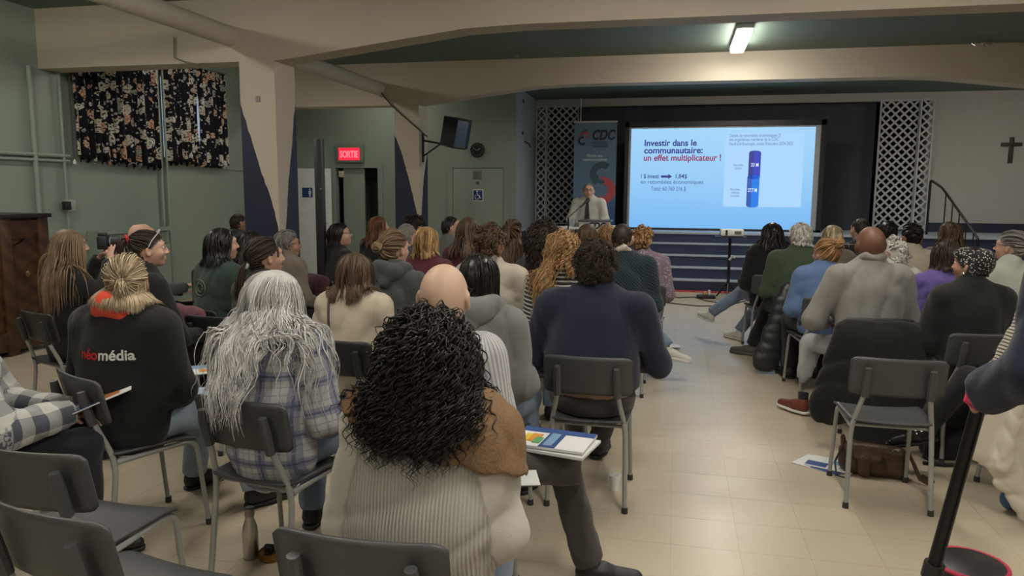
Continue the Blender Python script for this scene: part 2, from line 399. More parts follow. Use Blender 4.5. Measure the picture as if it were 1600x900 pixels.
# open white washroom door folded back against the wall
dl = empty('washroom_door', (-6.75, YG-.12, 0), 0, 'open white washroom door with a blue sign, behind the black post', 'door')
MB().box((-.38, -.02, .01), (.40, .02, 2.02), .004).build('door_leaf', plain('white_door_paint', (.78, .81, .83), .4), dl)
BLUES = plain('sign_blue', (.01, .05, .22), .4); WHITEP = plain('sign_white', (.75, .77, .78), .5)
s = MB().box((-.18, -.03, 1.48), (.03, -.022, 1.66)).build('sign_plate', BLUES, dl)
m = MB(); m.lathe([(.001, 0), (.016, 0), (.016, .004), (.001, .004)], 12, Matrix.Translation((-.02, -.031, 1.63)) @ Matrix.Rotation(math.pi/2, 4, 'X'))
m.box((-.045, -.036, 1.54), (.005, -.031, 1.605)).box((-.034, -.036, 1.49), (-.006, -.031, 1.54)); m.build('pictogram', WHITEP, s)
m = MB(); m.tube([(.33, -.02, 1.0), (.33, -.07, 1.0), (.25, -.07, 1.0)], .009, 8); m.build('door_handle', STEEL, dl)
# wheelchair-signed door
d2 = struct(empty('door_2', (-3.52, YG, 0)))
m = MB(); m.box((-.57, -.03, 0), (-.48, 0, DZ+.08)).box((.48, -.03, 0), (.57, 0, DZ+.08)).box((-.48, -.03, DZ), (.48, 0, DZ+.08)); m.build('door_frame', GREENW, d2)
MB().box((-.475, -.018, .01), (.475, 0, DZ-.01), .004).build('door_panel', GREENW, d2)
MB().tube([(.40, -.02, 1.0), (.40, -.07, 1.0), (.30, -.07, 1.0)], .01, 8).build('door_handle', STEEL, d2)
MB().box((-.09, -.028, 1.83), (.06, -.018, 1.98), .002).build('vent_plate', plain('grey_plate', (.14, .17, .15), .5), d2)
s = MB().box((-.10, -.026, 1.44), (.10, -.018, 1.65), .003).build('wheelchair_sign', WHITEP, d2)
MB().box((-.085, -.030, 1.455), (.085, -.026, 1.635), .002).build('sign_field', BLUES, s)
Rx = Matrix.Rotation(math.pi/2, 4, 'X')
def flat_tube(pts, r): return MB().tube(pts, r, 6)
m = MB(); m.tube([(-.015+.042*math.cos(a), -.033, 1.515+.042*math.sin(a)) for a in np.linspace(2.2, 6.6, 16)], .006, 6)
m.tube([(-.012, -.033, 1.60), (-.008, -.033, 1.545), (.03, -.033, 1.54), (.045, -.033, 1.49), (.06, -.033, 1.495)], .008, 6).lathe([(.001, 0), (.014, 0), (.014, .005), (.001, .005)], 12, Matrix.Translation((-.013, -.031, 1.618)) @ Rx)
m.build('wheelchair_symbol', WHITEP, s)
def text(body, size, mat, parent, M, name='lettering', ext=.001, align='LEFT', shear=0, xs=1.0, bold=0.0, sp=1.0):
    cu = bpy.data.curves.new('t', 'FONT'); cu.body = body; cu.size = size; cu.extrude = ext; cu.align_x = align; cu.shear = shear; cu.offset = bold; cu.space_character = sp; cu.space_line = .95; cu.resolution_u = 5
    o = bpy.data.objects.new('t', cu); COL.objects.link(o); dg = bpy.context.evaluated_depsgraph_get()
    me = bpy.data.meshes.new_from_object(o.evaluated_get(dg)); bpy.data.objects.remove(o); bpy.data.curves.remove(cu)
    me.transform(M @ Matrix.Diagonal((xs, 1, 1, 1))); me.materials.clear(); me.materials.append(mat); me.name = name
    return link(bpy.data.objects.new(name, me), parent)
def face(x, y, z): return Matrix.Translation((x, y, z)) @ Rx          # text standing upright, facing -Y
BLK = plain('ink_black', (.01, .01, .012), .5)
text('18', .07, BLK, d2, face(-.015, -.019, 1.74), 'door_number', align='CENTER', bold=.002)
# exit sign
ex = empty('exit_sign', (-5.985, YG-.002, 2.30), 0, 'glowing red SORTIE exit sign in a grey box above the open doorway', 'exit sign')
MB().box((-.27, -.09, -.17), (.27, 0, .17), .008).build('housing', plain('exit_housing', (.20, .23, .19), .5), ex)
MB().box((-.21, -.094, -.125), (.21, -.09, .10)).build('lit_face', emit('exit_red', (1.0, .015, .05), 1.25), ex)
text('SORTIE', .17, emit('exit_letters', (1, .25, .3), 1.1), ex, face(0, -.096, -.075), align='CENTER', bold=.004, xs=.66)
# wall clock
ck = empty('round_clock', (-3.53, YG, 2.35), 0, 'round black wall clock above the door with the wheelchair sign', 'clock')
Mc = Matrix.Rotation(math.pi/2, 4, 'X')
MB().lathe([(.001, 0), (.13, 0), (.13, .03), (.112, .035), (.112, .02), (.001, .02)], 32, Mc).build('case', BLACKP, ck)
for k in range(12):
    MB().box((-.004, -.023, .085), (.004, -.020, .103), rot=Matrix.Rotation(k*math.pi/6, 4, 'Y')).build('hour_mark', plain('clock_grey', (.3, .3, .3), .5), ck)
m = MB(); m.box((-.005, -.026, 0), (.005, -.023, .06), rot=Matrix.Rotation(1.0, 4, 'Y')).box((-.003, -.028, 0), (.003, -.026, .09), rot=Matrix.Rotation(-1.2, 4, 'Y')); m.build('hand', plain('clock_hand', (.5, .5, .5), .5), ck)

# beams with haunches, columns
def beam(name, y0, y1, top):
    zb = 2.95
    poly = [(XL-.5, zb), (-4.1, zb), (-2.1, 3.19), (-1.5, 3.21), (3.0, 3.20), (3.5, 3.17), (5.3, zb), (XR, zb), (XR, top), (XL-.5, top)]
    return struct(polyprism(name, poly, y0, y1, CREAM))
beam('trim_2', 7.2, 7.51, CZ); beam('trim_3', 11.2, 11.51, CZ)
def column(x0, x1, y0, y1, fedge, sedge, plate):
    c = empty('column', ((x0+x1)/2, y0, 0)); struct(c); ox = c.location.x
    MB().box((x0-ox, 0, 0), (x1-ox, y1-y0, 2.95)).build('shaft', CREAM, c, smooth=False)
    # navy mountain shapes painted on the front and the right face, rising to a ragged point
    def paint(pts, ax, flip):
        m = MB(); n = len(pts)
        for (w0, z0), (w1, z1) in zip(pts, pts[1:]):
            if ax == 'f': q = [(-.5*(x1-x0), -.0015, z0), (-.5*(x1-x0)+w0, -.0015, z0), (-.5*(x1-x0)+w1, -.0015, z1), (-.5*(x1-x0), -.0015, z1)]; e = (0, .0015, 0)
            else: q = [(.5*(x1-x0), (y1-y0), z0), (.5*(x1-x0), (y1-y0)-w0, z0), (.5*(x1-x0), (y1-y0)-w1, z1), (.5*(x1-x0), (y1-y0), z1)]; e = (.0015, 0, 0)
            if w0 > 1e-4 or w1 > 1e-4:
                if w1 < 1e-4: q = q[:3]
                m.prism(q, e)
        m.build('painted_mountain', NAVYP, c, smooth=False)
    def rough(pts):
        out = []; r = np.random.default_rng(len(pts)+int(x0*10)+99)
        for (w0, z0), (w1, z1) in zip(pts, pts[1:]):
            for k in range(4):
                q = k/4; out.append((max(0, w0+(w1-w0)*q+(r.uniform(-.006, .006) if k else 0)), z0+(z1-z0)*q))
        return out+[pts[-1]]
    paint(rough(fedge), 'f', 0); paint(rough(sedge), 's', 0)
    if plate:
        p = MB().box((-.02, -.012, 2.53), (.03, 0, 2.59), .004).build('cover_plate', plain('plate_grey', (.3, .3, .28), .7), c)
    return c
W1, D1 = .41, .42
column(-4.57, -4.16, 7.2, 7.62, [(W1, 0), (W1, 1.0), (W1-.015, 1.16), (W1-.05, 1.38), (W1-.11, 1.58), (.22, 1.78), (.17, 1.95), (.125, 2.10), (.07, 2.28), (0, 2.52)],
       [(D1, 0), (D1, 1.0), (.30, 1.15), (.24, 1.45), (.20, 1.72), (.14, 1.95), (.09, 2.15), (.05, 2.38), (0, 2.56)], True)
column(-4.41, -4.0, 11.2, 11.6, [(W1, 0), (W1, 1.0), (.37, 1.2), (.30, 1.55), (.22, 1.85), (.17, 2.02), (.12, 2.2), (.05, 2.38), (0, 2.50)],
       [(.40, 0), (.38, .9), (.32, 1.2), (.26, 1.5), (.2, 1.8), (.1, 2.05), (0, 2.25)], False)
column(5.35, 5.75, 7.2, 7.6, [(W1, 0), (.2, 1.6), (0, 2.4)], [(.4, 0), (.2, 1.6), (0, 2.4)], False)
column(5.35, 5.75, 11.2, 11.6, [(W1, 0), (.2, 1.6), (0, 2.4)], [(.4, 0), (.2, 1.6), (0, 2.4)], False)
# insulated pipe, conduits
PIPEC = plain('pipe_paint', (.55, .51, .44), .6, bump=.2, bscale=40)
tag(MB().tube([(-4.67, y, 3.215) for y in np.linspace(-3.9, 11.2, 12)], .105, 20).build('insulated_pipe', PIPEC), 'fat cream-painted insulated pipe running under the ceiling through the left beams', 'pipe')
CAB = plain('cable_grey', (.05, .05, .05), .5)
def tubeobj(name, pts, r, mat, label, cat, group=None, n=8):
    o = MB().tube(pts, r, n).build(name, mat); return tag(o, label, cat, group)
tubeobj('speaker_cable', [at(500, 98, Y=11.15), at(530, 108, Y=11.15), at(565, 121, Y=11.15), at(592, 140, Y=11.15), at(612, 165, Y=11.15), at(632, 183, Y=11.15), at(652, 200, Y=11.17), at(668, 214, Y=11.2)], .010, CAB, 'thin dark cable sagging from the far beam to the wall loudspeaker', 'cable')
tubeobj('wire_drop', [at(272, 58, Y=7.17), at(272, 90, Y=7.17), at(290, 97, Y=7.17), at(312, 101, Y=7.17)], .008, plain('wire_grey', (.2, .2, .19), .5), 'thin grey wire bent down the near beam under the fat pipe', 'wire')
for i, (y, z0, z1, r, lab) in enumerate([(9.10, 1.1, 3.4, .022, 'vertical green-painted conduit between the two curtains, nearer of the pair'), (9.22, .1, 3.4, .018, 'vertical green-painted conduit between the two curtains, farther of the pair'), (7.02, 0.1, 2.95, .028, 'fat vertical green-painted pipe left of the first curtain'), (7.42, 0.1, 2.95, .018, 'vertical green-painted pipe beside the light switch box')]):
    tubeobj('conduit_pipe', [(XL+.05, y, z0), (XL+.05, y, (z0+z1)/2), (XL+.05, y, z1)], r, GREENW, lab, 'pipe', None, 12)
tubeobj('conduit_pipe', [(XL+.05, 4.0, 1.97), (XL+.05, 6.0, 1.98), (XL+.05, 7.5, 1.99)], .022, GREENW, 'horizontal green-painted pipe on the left wall above the cabinet, upper of two', 'pipe')
tubeobj('conduit_pipe', [(XL+.05, 4.0, 1.91), (XL+.05, 6.0, 1.92), (XL+.05, 7.5, 1.93)], .016, GREENW, 'horizontal green-painted pipe on the left wall above the cabinet, lower of two', 'pipe')
struct(MB().box((XL, 9.2, 1.93), (XL+.02, 13, 1.97)).build('trim_4', GREENW, smooth=False))
sb = empty('switch_box', (XL+.02, 7.42, 1.42), 0, 'small grey switch box with dark cable on the left wall above the radiator', 'switch')
MB().box((0, -.02, -.08), (.06, .10, .06), .006).build('box', plain('switch_grey', (.4, .4, .38), .5), sb); MB().box((.05, -.1, -.06), (.1, -.01, .04), .006).build('plug', BLACKP, sb)
tubeobj('pull_cord', [(XL+.12, 7.50, 3.0), (XL+.12, 7.50, 2.4), (XL+.12, 7.50, 1.95)], .006, CAB, 'thin hanging curtain pull cord left of the first curtain', 'cord')
tag(MB().lathe([(.004, .03), (.016, .0), (.018, -.03), (.004, -.032)], 10, Matrix.Translation((XL+.12, 7.50, 1.93))).build('cord_knob', WHITEP), 'white cord knob hanging left of the first curtain', 'knob')
# radiator cover
rad = empty('radiator_cover', (XL, 8.4, 0), 0, 'long green radiator cover with a slatted grille on the left wall', 'radiator')
MB().box((.005, -.66, .0), (.16, .66, .86)).box((.005, -.66, 1.04), (.17, .66, 1.09)).box((.005, -.66, .86), (.15, -.63, 1.04)).box((.005, .63, .86), (.15, .66, 1.04)).build('cabinet', GREENW, rad)
m = MB()
for k in range(40): m.box((.12, -.62+k*.0318, .87), (.145, -.607+k*.0318, 1.03))
tag(m.build('grille_slats', plain('grille_green', (.36, .42, .36), .5), rad), kind='stuff')
MB().box((.02, -.63, .87), (.04, .63, 1.03)).build('grille_recess', BLACKC, rad)
# curtains: black cotton with a pale floral print
t = NT('floral_curtain'); uv = t.attr('cuv'); w = t.n('VectorMath', operation='ADD'); t.l(uv, w.inputs[0]); nn = t.n('TexNoise'); t.l(uv, nn.inputs['Vector']); nn.inputs['Scale'].default_value = 9
sc2 = t.n('VectorMath', operation='SCALE'); t.l(nn.outputs['Color'], sc2.inputs[0]); sc2.inputs['Scale'].default_value = .07; t.l(sc2.outputs[0], w.inputs[1])
def voro(vec, s, feat='F1'):
    v = t.n('TexVoronoi', feature=feat); t.l(vec, v.inputs['Vector']); v.inputs['Scale'].default_value = s; return v
v1 = voro(w.outputs[0], 7.0); sepc = t.n('SeparateColor'); t.l(v1.outputs['Color'], sepc.inputs[0])
pal = t.ramp(sepc.outputs[0], [(0, (.55, .34, .24)), (.3, (.55, .50, .42)), (.55, (.62, .60, .55)), (.75, (.30, .34, .30)), (.95, (.52, .42, .36))], 'CONSTANT')
m1 = t.math('LESS_THAN', v1.outputs['Distance'], t.math('MULTIPLY_ADD', sepc.outputs[1], .50, .16)); v2 = voro(w.outputs[0], 24)
s2 = t.n('SeparateColor'); t.l(v2.outputs['Color'], s2.inputs[0]); m2 = t.math('MULTIPLY', t.math('LESS_THAN', v2.outputs['Distance'], .33), t.math('GREATER_THAN', s2.outputs[0], .55))
c = t.mix(m1, (.008, .008, .012), pal); c = t.mix(t.math('MULTIPLY', m1, t.math('GREATER_THAN', t.noise(uv, 40, 2), .56)), c, (.02, .02, .02)); c = t.mix(m2, c, (.45, .44, .40))
t.base(c, .85, .2); FLORAL = t.m
def curtain(name, y0, y1, z0, z1, label, seed, nf, sag=.0, open_at=None):
    r = np.random.default_rng(seed); ny, nz = 150, 28; ys = np.linspace(0, 1, ny); zs = np.linspace(0, 1, nz); Y, Z = np.meshgrid(ys, zs, indexing='ij')
    wrp = ys+.02*np.sin(ys*9+seed)+.012*np.sin(ys*23+seed); ph = 2*np.pi*nf*wrp
    amp = .035*(.55+.45*(1-Z)); X = XL+.09+amp*np.sin(ph)[:, None]+.012*np.sin(2.3*ph)[:, None]*(1-Z)
    yy = y0+(y1-y0)*Y+.01*np.sin(ph*1.0+1)[:, None]
    if open_at is not None:                                             # the panel edge pulls aside below the heading
        yy = yy + open_at*np.clip(Y*3-2, 0, 1)*np.sin(np.pi*np.clip(Z*1.15, 0, 1))**1.3
    zz = z0+(z1-z0)*Z+(.03*np.sin(ph+1)[:, None]-sag*Y)*(1-Z)
    P = np.stack([X, yy, zz], -1).reshape(-1, 3); arcl = ys*(y1-y0)*1.6
    cuv = np.stack([np.repeat(arcl, nz), zz.ravel(), np.zeros(ny*nz)], 1)
    i = np.arange(ny-1)[:, None]*nz+np.arange(nz-1)[None]; i = i.ravel(); Q = np.stack([i, i+nz, i+nz+1, i+1], 1)
    o = np_obj(name, P, Q, FLORAL, None, cuv=cuv); sol = o.modifiers.new('thickness', 'SOLIDIFY'); sol.thickness = .004
    o.location = (0, 0, 0); return tag(o, label, 'curtain')
curtain('curtain', 7.56, 9.06, 1.96, 3.34, 'gathered black floral curtain over the nearer left window, sagging lower on its right', 3, 13, .07)
curtain('curtain', 9.22, 9.90, 1.97, 3.40, 'black floral curtain panel left of the bright slit, farther window', 5, 6, open_at=-.05)
curtain('curtain', 10.60, 9.93, 1.97, 3.40, 'black floral curtain panel right of the bright slit, farther window', 8, 6, open_at=.05)
tag(MB().tube([(XL+.09, 7.5, 3.35), (XL+.09, 9, 3.37), (XL+.09, 10.7, 3.41)], .012, 8).build('curtain_rod', STEEL), 'thin metal rod carrying the floral curtains', 'curtain rod')

# ------------------------------------------------------------------ stage
SF, SZ, SX0, SX1 = 13.37, .93, -2.84, XR
st = struct(empty('stage', (0, SF, 0)))
MB().box((SX0, 0, 0), (SX1, 4, SZ-.03)).build('stage_front', NAVYS, st, smooth=False); MB().box((SX0, -.03, SZ-.04), (SX1, 4, SZ), .004).build('stage_floor', NOSE, st, smooth=False)
stp = empty('stage_steps', (.9, 12.45, 0), 0, 'wide navy steps with pale nosings up to the stage', 'steps')
for k in range(4):
    a = MB().box((-2.6, k*.23, 0), (3.0, .92, .186*(k+1)-.02)).build('step', NAVYS, stp, smooth=False)
    MB().box((-2.6, k*.23-.02, .186*(k+1)-.022), (3.0, k*.23+.23, .186*(k+1)), .003).build('tread', NOSE, a, smooth=False)
struct(MB().box((-1.75, 12.30, .0005), (3.95, 12.44, .012)).build('trim_5', plain('red_strip', (.45, .05, .04), .7), smooth=False))
PW = 15.0
m = MB(); m.box((4.42, PW, 0), (XR, PW+.15, 3.5)).box((SX0, PW, 3.31), (4.42, PW+.15, 3.5)); struct(m.build('wall_stage_front', GREYW, smooth=False))
struct(MB().box((SX0, PW+1.6, 0), (4.6, PW+1.7, 3.5)).build('wall_stage_back', BLACKC, smooth=False))
struct(MB().box((4.42, PW+.15, 0), (4.55, PW+1.7, 3.5)).build('wall_stage_right', BLACKC, smooth=False))
m = MB(); m.box((4.5, PW-.02, SZ), (XR, PW, 1.10)); m.box((SX0, PW-.02, SZ), (-2.7, PW, 1.0)); struct(m.build('baseboard_stage', NAVYP, smooth=False))
# black stage curtain behind the screen
tag(np_obj('stage_curtain', *(lambda: (lambda xs, zs: (np.array([(x, 15.28+.008*math.sin(x*19)+.02*math.sin(x*7.3), z) for x in xs for z in zs]), np.array([(i*2, i*2+2, i*2+3, i*2+1) for i in range(len(xs)-1)])))(np.linspace(-1.95, 3.6, 220), (.94, 3.42)))(), plain('stage_curtain_black', (.060, .063, .085), .9)), 'wide black stage curtain hanging behind the projection screen', 'curtain')
# lattices
def lattice(x0, x1, z0, z1, y, label, fold=0.0, n=None):
    root = empty('lattice_panel', ((x0+x1)/2, y, z0), 0, label, 'lattice'); w = x1-x0; h = z1-z0; sp = .108; sw = .034; m = MB()
    for sgn, yo in ((1, 0.0), (-1, .012)):
        k = -h-w
        c0 = -h
        while c0 < w:
            # line x = c0 + t (or mirrored), z = t, clipped to the panel
            t0 = max(0, -c0); t1 = min(h, w-c0)
            if t1-t0 > .02:
                pa = Vector((c0+t0-w/2, yo, t0)); pb = Vector((c0+t1-w/2, yo, t1))
                if sgn < 0: pa.x *= -1; pb.x *= -1
                L = (pb-pa).length; ang = math.atan2((pb-pa).z, (pb-pa).x); mid = (pa+pb)/2
                m.box((-L/2, -.004, -sw/2), (L/2, .004, sw/2), rot=Matrix.Translation(mid) @ Matrix.Rotation(-ang, 4, 'Y'))
            c0 += sp*1.414
    tag(m.build('lattice_slats', plain('lattice_white', (.45, .47, .48), .6), root, smooth=False), kind='stuff')
    m = MB(); f = .03; m.box((-w/2-f, -.01, -f), (-w/2, .02, h+f)).box((w/2, -.01, -f), (w/2+f, .02, h+f)).box((-w/2, -.01, h), (w/2, .02, h+f)).box((-w/2, -.01, -f+.03), (w/2, .02, .02)); m.build('lattice_frame', plain('lattice_white', (.45, .47, .48), .6), root, smooth=False)
    return root
lattice(-2.60, -2.0, .97, 3.30, PW-.02, 'white diamond lattice panel left of the screen, behind the banner')
q = lattice(-2.80, -2.64, .97, 3.30, PW-.10, 'narrow white lattice strip against the pale return wall')
lattice(3.62, 4.24, .97, 3.30, PW-.02, 'white diamond lattice panel right of the screen')
q = lattice(4.28, 4.46, .97, 3.30, PW-.08, 'narrow white lattice strip right of the screen, angled forward')
tag(MB().tube([(-1.93, 14.95, 3.47), (-1.925, 14.9, 3.1), (-1.93, 14.9, 2.8)], .012, 6).build('white_rope', WHITEP), 'white rope hanging above the banner', 'rope')
# black marks / coat hooks on the pale return wall
for (px, py, lab) in ((818, 158, 'small black hook high on the pale return wall'), (817, 208, 'small black hook lower on the pale return wall')):
    p = at(px, py, X=-2.83); o = MB().box((-.01, -.03, -.03), (.015, .0, .03), .004).build('coat_hook', BLACKP); o.location = p; tag(o, lab, 'hook')
p = at(824, 224, X=-2.83); o = MB().tube([(0, -.25, .02), (.02, 0, 0), (.02, .2, -.05)], .012, 6).build('thin_bracket', BLACKP); o.location = p; tag(o, 'thin black bracket on the pale return wall beside the lattice', 'bracket')
# cross
cr = empty('wooden_cross', (5.80, PW-.03, 2.42), 0, 'dark wooden cross on the stage wall at the right', 'cross')
WOODD = plain('dark_wood', (.035, .02, .015), .5, bump=.2)
MB().box((-.035, 0, -.24), (.035, .03, .22), .004).build('upright', WOODD, cr); MB().box((-.165, -.005, .06), (.165, .03, .125), .004).build('crossbar', WOODD, cr)
# handrail of the side steps
hr = empty('stair_railing', (4.2, 13.9, .93), 0, 'black metal stair railing with thin balusters beside the right lattice', 'railing')
MB().tube(fillet([(.0, 0, 0), (.0, 0, .93), (.14, -.15, .80), (.48, -.9, .0), (.48, -.9, -.3)], .05), .02, 8).build('handrail', BLACKM, hr)
for k in range(5):
    f = (k+.8)/5.4; MB().tube([(.12+.36*f, -.15-.75*f, -.3), (.12+.36*f, -.15-.75*f, .82-.84*f)], .010, 6).build('baluster', BLACKM, hr)

# ------------------------------------------------------------------ projection screen with slide
scn = empty('projection_screen', (.735, 14.0, .93), 0, 'large projection screen in a black frame showing the blue slide', 'projection screen')
SW, SB, ST = 1.60, .04, 1.85                                            # half width, bottom, top (relative)
MB().box((-SW-.04, 0, SB-.07), (SW+.11, .03, ST+.05)).build('screen_surface', plain('screen_white', (.34, .36, .38), .8), scn, smooth=False)
m = MB(); m.box((-SW-.11, -.02, -.0), (-SW-.04, .05, ST+.12)).box((SW+.09, -.02, 0), (SW+.17, .05, ST+.12)).box((-SW-.11, -.02, ST+.03), (SW+.17, .05, ST+.12)).box((-SW-.11, -.02, SB-.07), (SW+.17, .05, SB-.005)); m.build('screen_frame', BLACKP, scn, smooth=False)
for s in (-1, 1): MB().box((s*1.35-.03, -.35, 0), (s*1.35+.03, .35, .03)).build('foot', BLACKP, scn)
t = NT('slide_light'); o = t.coord(); sp = t.n('SeparateXYZ'); t.l(o, sp.inputs[0]); g = t.math('MULTIPLY_ADD', sp.outputs[2], .5, .05)
c = t.ramp(g, [(0, (.16, .45, .86)), (.55, (.30, .60, .92)), (1, (.36, .66, .93))]); t.base((.02, .02, .02), .6)
t.l(c, t.b.inputs['Emission Color']); t.b.inputs['Emission Strength'].default_value = 1.0
sl = MB().box((-SW, -.003, SB), (SW, -.0005, ST)).build('slide', t.m, scn, smooth=False)
def ec(name, col, e=1.0): return emit(name, col, e)
SN = ec('slide_navy', (.03, .035, .25)); SR = ec('slide_red', (.28, .04, .14)); SG = ec('slide_grey', (.08, .17, .36)); SWH = ec('slide_white', (.80, .90, 1)); SP = ec('slide_panel', (.40, .66, .97), 1.0)
def s2p(px, py): return -SW+(px-987.5)/(1275-987.5)*2*SW, ST-(py-200)/(355.5-200)*(ST-SB)
def stext(b, px, py, hpx, mat, xs=1.0, bold=.0, align='LEFT', dx=0):
    x, z = s2p(px, py); size = hpx/155.5*(ST-SB); return text(b, size, mat, sl, face(x, -.0065, z), 'slide_text', ext=.0005, xs=xs, bold=bold, align=align)
stext('Investir dans le', 1009, 227, 13.6, SN, .98, .004); stext('communautaire:', 1009, 238.5, 13.6, SN, 1.02, .004); stext('un effet multiplicateur !', 1008.5, 250, 13.6, SR, .93, .004)
stext('1 $ investi', 1004, 277.5, 9.5, SN, .74, .0015); stext('1,84$', 1060, 277.5, 9.5, SN, .9, .0015); stext('en retombées économiques', 1005, 286, 8.6, SG, 1.0, .0012); stext('Total: 60 760 216 $', 1022, 297, 9.5, SG, .72, .0008)
def quad(px0, py0, px1, py1, mat, y, name):
    a = s2p(px0, py0); b = s2p(px1, py1); return MB().box((a[0], y-.001, b[1]), (b[0], y, a[1])).build(name, mat, sl, smooth=False)
a = s2p(1038, 276.5); b = s2p(1056, 273); MB().prism([(a[0], -.006, a[1]), (b[0]-.07, -.006, a[1]), (b[0]-.07, -.006, a[1]-.025), (b[0], -.006, (a[1]+b[1])/2), (b[0]-.07, -.006, b[1]+.025), (b[0]-.07, -.006, b[1]), (a[0], -.006, b[1])], (0, .002, 0)).build('slide_arrow', SN, sl, smooth=False)
quad(1139, 208, 1259, 321, SP, -.0035, 'slide_panel')
stext('Détails de retombées économiques (5', 1144, 214.5, 7.4, SG, .66, .0); stext('des organismes membres de la CDC', 1144, 220.5, 7.2, SG, .68, .0); stext('Vaudreuil-Soulanges, année financière 2024-2025', 1144, 227, 7.2, SG, .66, .0)
def cyl2(px0, px1, py0, py1, mat, mat2, name):
    x0, z0 = s2p(px0, py0); x1, z1 = s2p(px1, py1); xc = (x0+x1)/2; rx = (x1-x0)/2; rz = .035
    def sh(xa, xb, mt, y, nm):
        poly = []
        for a in np.linspace(0, 1, 9):
            x = xb+(xa-xb)*a; poly.append((x, y, z0+rz*math.sqrt(max(0, 1-((x-xc)/rx)**2))))
        for a in np.linspace(0, 1, 9):
            x = xa+(xb-xa)*a; poly.append((x, y, z1-rz*math.sqrt(max(0, 1-((x-xc)/rx)**2))))
        MB().prism(poly, (0, .001, 0)).build(nm, mt, sl, smooth=False)
    sh(x0, x1, mat, -.006, name); sh(x0, x0+(x1-x0)*.38, mat2, -.0075, name+'_side')
cyl2(1175, 1194, 275, 319, ec('bar_blue', (.01, .20, .78)), ec('bar_blue_dark', (.03, .10, .42)), 'slide_bar'); cyl2(1176, 1194.5, 238, 275.5, ec('bar_violet', (.03, .05, .48)), ec('bar_violet_dark', (.03, .04, .26)), 'slide_bar')
stext('33 M', 1179.5, 259.5, 8, SWH, .7, .001).location.y -= .003; stext('27,7 M', 1176.5, 298, 8, SWH, .62, .001).location.y -= .003
stext('Retombées\ndirectes', 1160, 258.5, 5.2, SG, .6, .0, 'CENTER'); stext('Retombées\nindirectes\net induites', 1157, 296, 5.2, SG, .6, .0, 'CENTER')

# roll-up banner with the logo
bn = empty('rollup_banner', (-1.53, 14.0, .93), 0, 'tall blue roll-up CDC banner left of the screen, behind the presenter', 'banner')
t = NT('banner_print'); o = t.coord(); sp = t.n('SeparateXYZ'); t.l(o, sp.inputs[0]); c = t.ramp(t.math('MULTIPLY', sp.outputs[2], .5), [(0, (.03, .08, .20)), (.16, (.035, .10, .22)), (.27, (.05, .13, .27)), (.30, (.10, .18, .28)), (1, (.13, .21, .30))]); t.base(c, .5)
MB().box((-.40, 0, .06), (.40, .004, 1.98)).build('banner_sheet', t.m, bn, smooth=False); MB().box((-.42, -.06, 0), (.42, .06, .07), .01).build('base', STEEL, bn); MB().box((-.41, -.01, 1.97), (.41, .01, 2.0)).build('top_rail', STEEL, bn)
DN = plain('logo_dark', (.015, .025, .06), .5); RD = plain('logo_red', (.45, .07, .09), .5); TL = plain('logo_teal', (.045, .09, .12), .5)
text('CDC', .25, DN, bn, face(-.07, -.004, 1.66), align='LEFT', bold=.010, shear=.25, xs=.78)
text('VAUDREUIL-\nSOULANGES', .065, DN, bn, face(-.05, -.004, 1.58), align='LEFT', xs=.8)
text('Parole aux\ncommunautaires', .075, plain('banner_pale', (.45, .52, .56), .5), bn, face(0, -.004, 1.34), align='CENTER', bold=.002, xs=.9)
def swoosh(cx, cz, R, w, a0, a1, mat, parent, y, name='logo_arc'):
    n = 20; m = MB(); pts = []
    for sg, rr in ((1, R+w/2), (-1, R-w/2)):
        aa = np.linspace(a0, a1, n) if sg > 0 else np.linspace(a1, a0, n); pts += [(cx+rr*math.cos(a), y, cz+rr*math.sin(a)) for a in aa]
    bmv = []
    for i in range(n-1):
        aa, bb = a0+(a1-a0)*i/(n-1), a0+(a1-a0)*(i+1)/(n-1); q = [(cx+r*math.cos(a), y, cz+r*math.sin(a)) for r, a in ((R+w/2, aa), (R+w/2, bb), (R-w/2, bb), (R-w/2, aa))]; m.prism(q, (0, .002, 0))
    return m.build(name, mat, parent, smooth=False)
swoosh(-.20, 1.73, .065, .04, -.6, 3.6, RD, bn, -.005); swoosh(-.24, 1.64, .065, .04, 1.2, 5.6, DN, bn, -.006); swoosh(-.18, 1.79, .04, .03, 1.0, 3.4, TL, bn, -.007)
swoosh(.14, 1.02, .17, .12, .9, 4.2, TL, bn, -.005); swoosh(.14, .72, .19, .14, -2.0, 1.6, RD, bn, -.006); swoosh(.14, .98, .10, .06, 2.8, 5.2, TL, bn, -.007)

# projector on its stand
p = at(1131, 455, z=0)
ps = empty('projector_stand', (p[0], p[1]-.9, 0), 0, 'black tripod projector stand in front of the stage steps', 'stand'); PSX, PSY = p[0], p[1]-.9
m = MB(); m.tube([(0, 0, .12), (0, 0, .5), (0, 0, .93)], .022, 10); m.build('pole', BLACKM, ps); MB().box((-.22, -.16, .945), (.24, .16, .96), .004).build('tray', BLACKP, ps)
for k in range(3):
    a = k*2.094+.4; MB().tube([(0, 0, .25), (.20*math.cos(a), .20*math.sin(a), .02)], .012, 6).build('leg', BLACKM, ps)
MB().tube([(.0, -.03, .60), (.04, -.05, .66), (.08, -.05, .64)], .018, 8).build('clamp', plain('clamp_white', (.5, .5, .5), .4), ps)
pj = empty('projector', (PSX+.02, PSY, .96), 0, 'white projector on the black tripod stand below the screen', 'projector')
MB().box((-.17, -.13, .008), (.17, .13, .11), .015).build('body', WHITEP, pj); MB().lathe([(.001, 0), (.035, 0), (.035, .03), (.001, .03)], 16, Matrix.Translation((.08, .13, .06)) @ Matrix.Rotation(-math.pi/2, 4, 'X')).build('lens', BLACKP, pj)
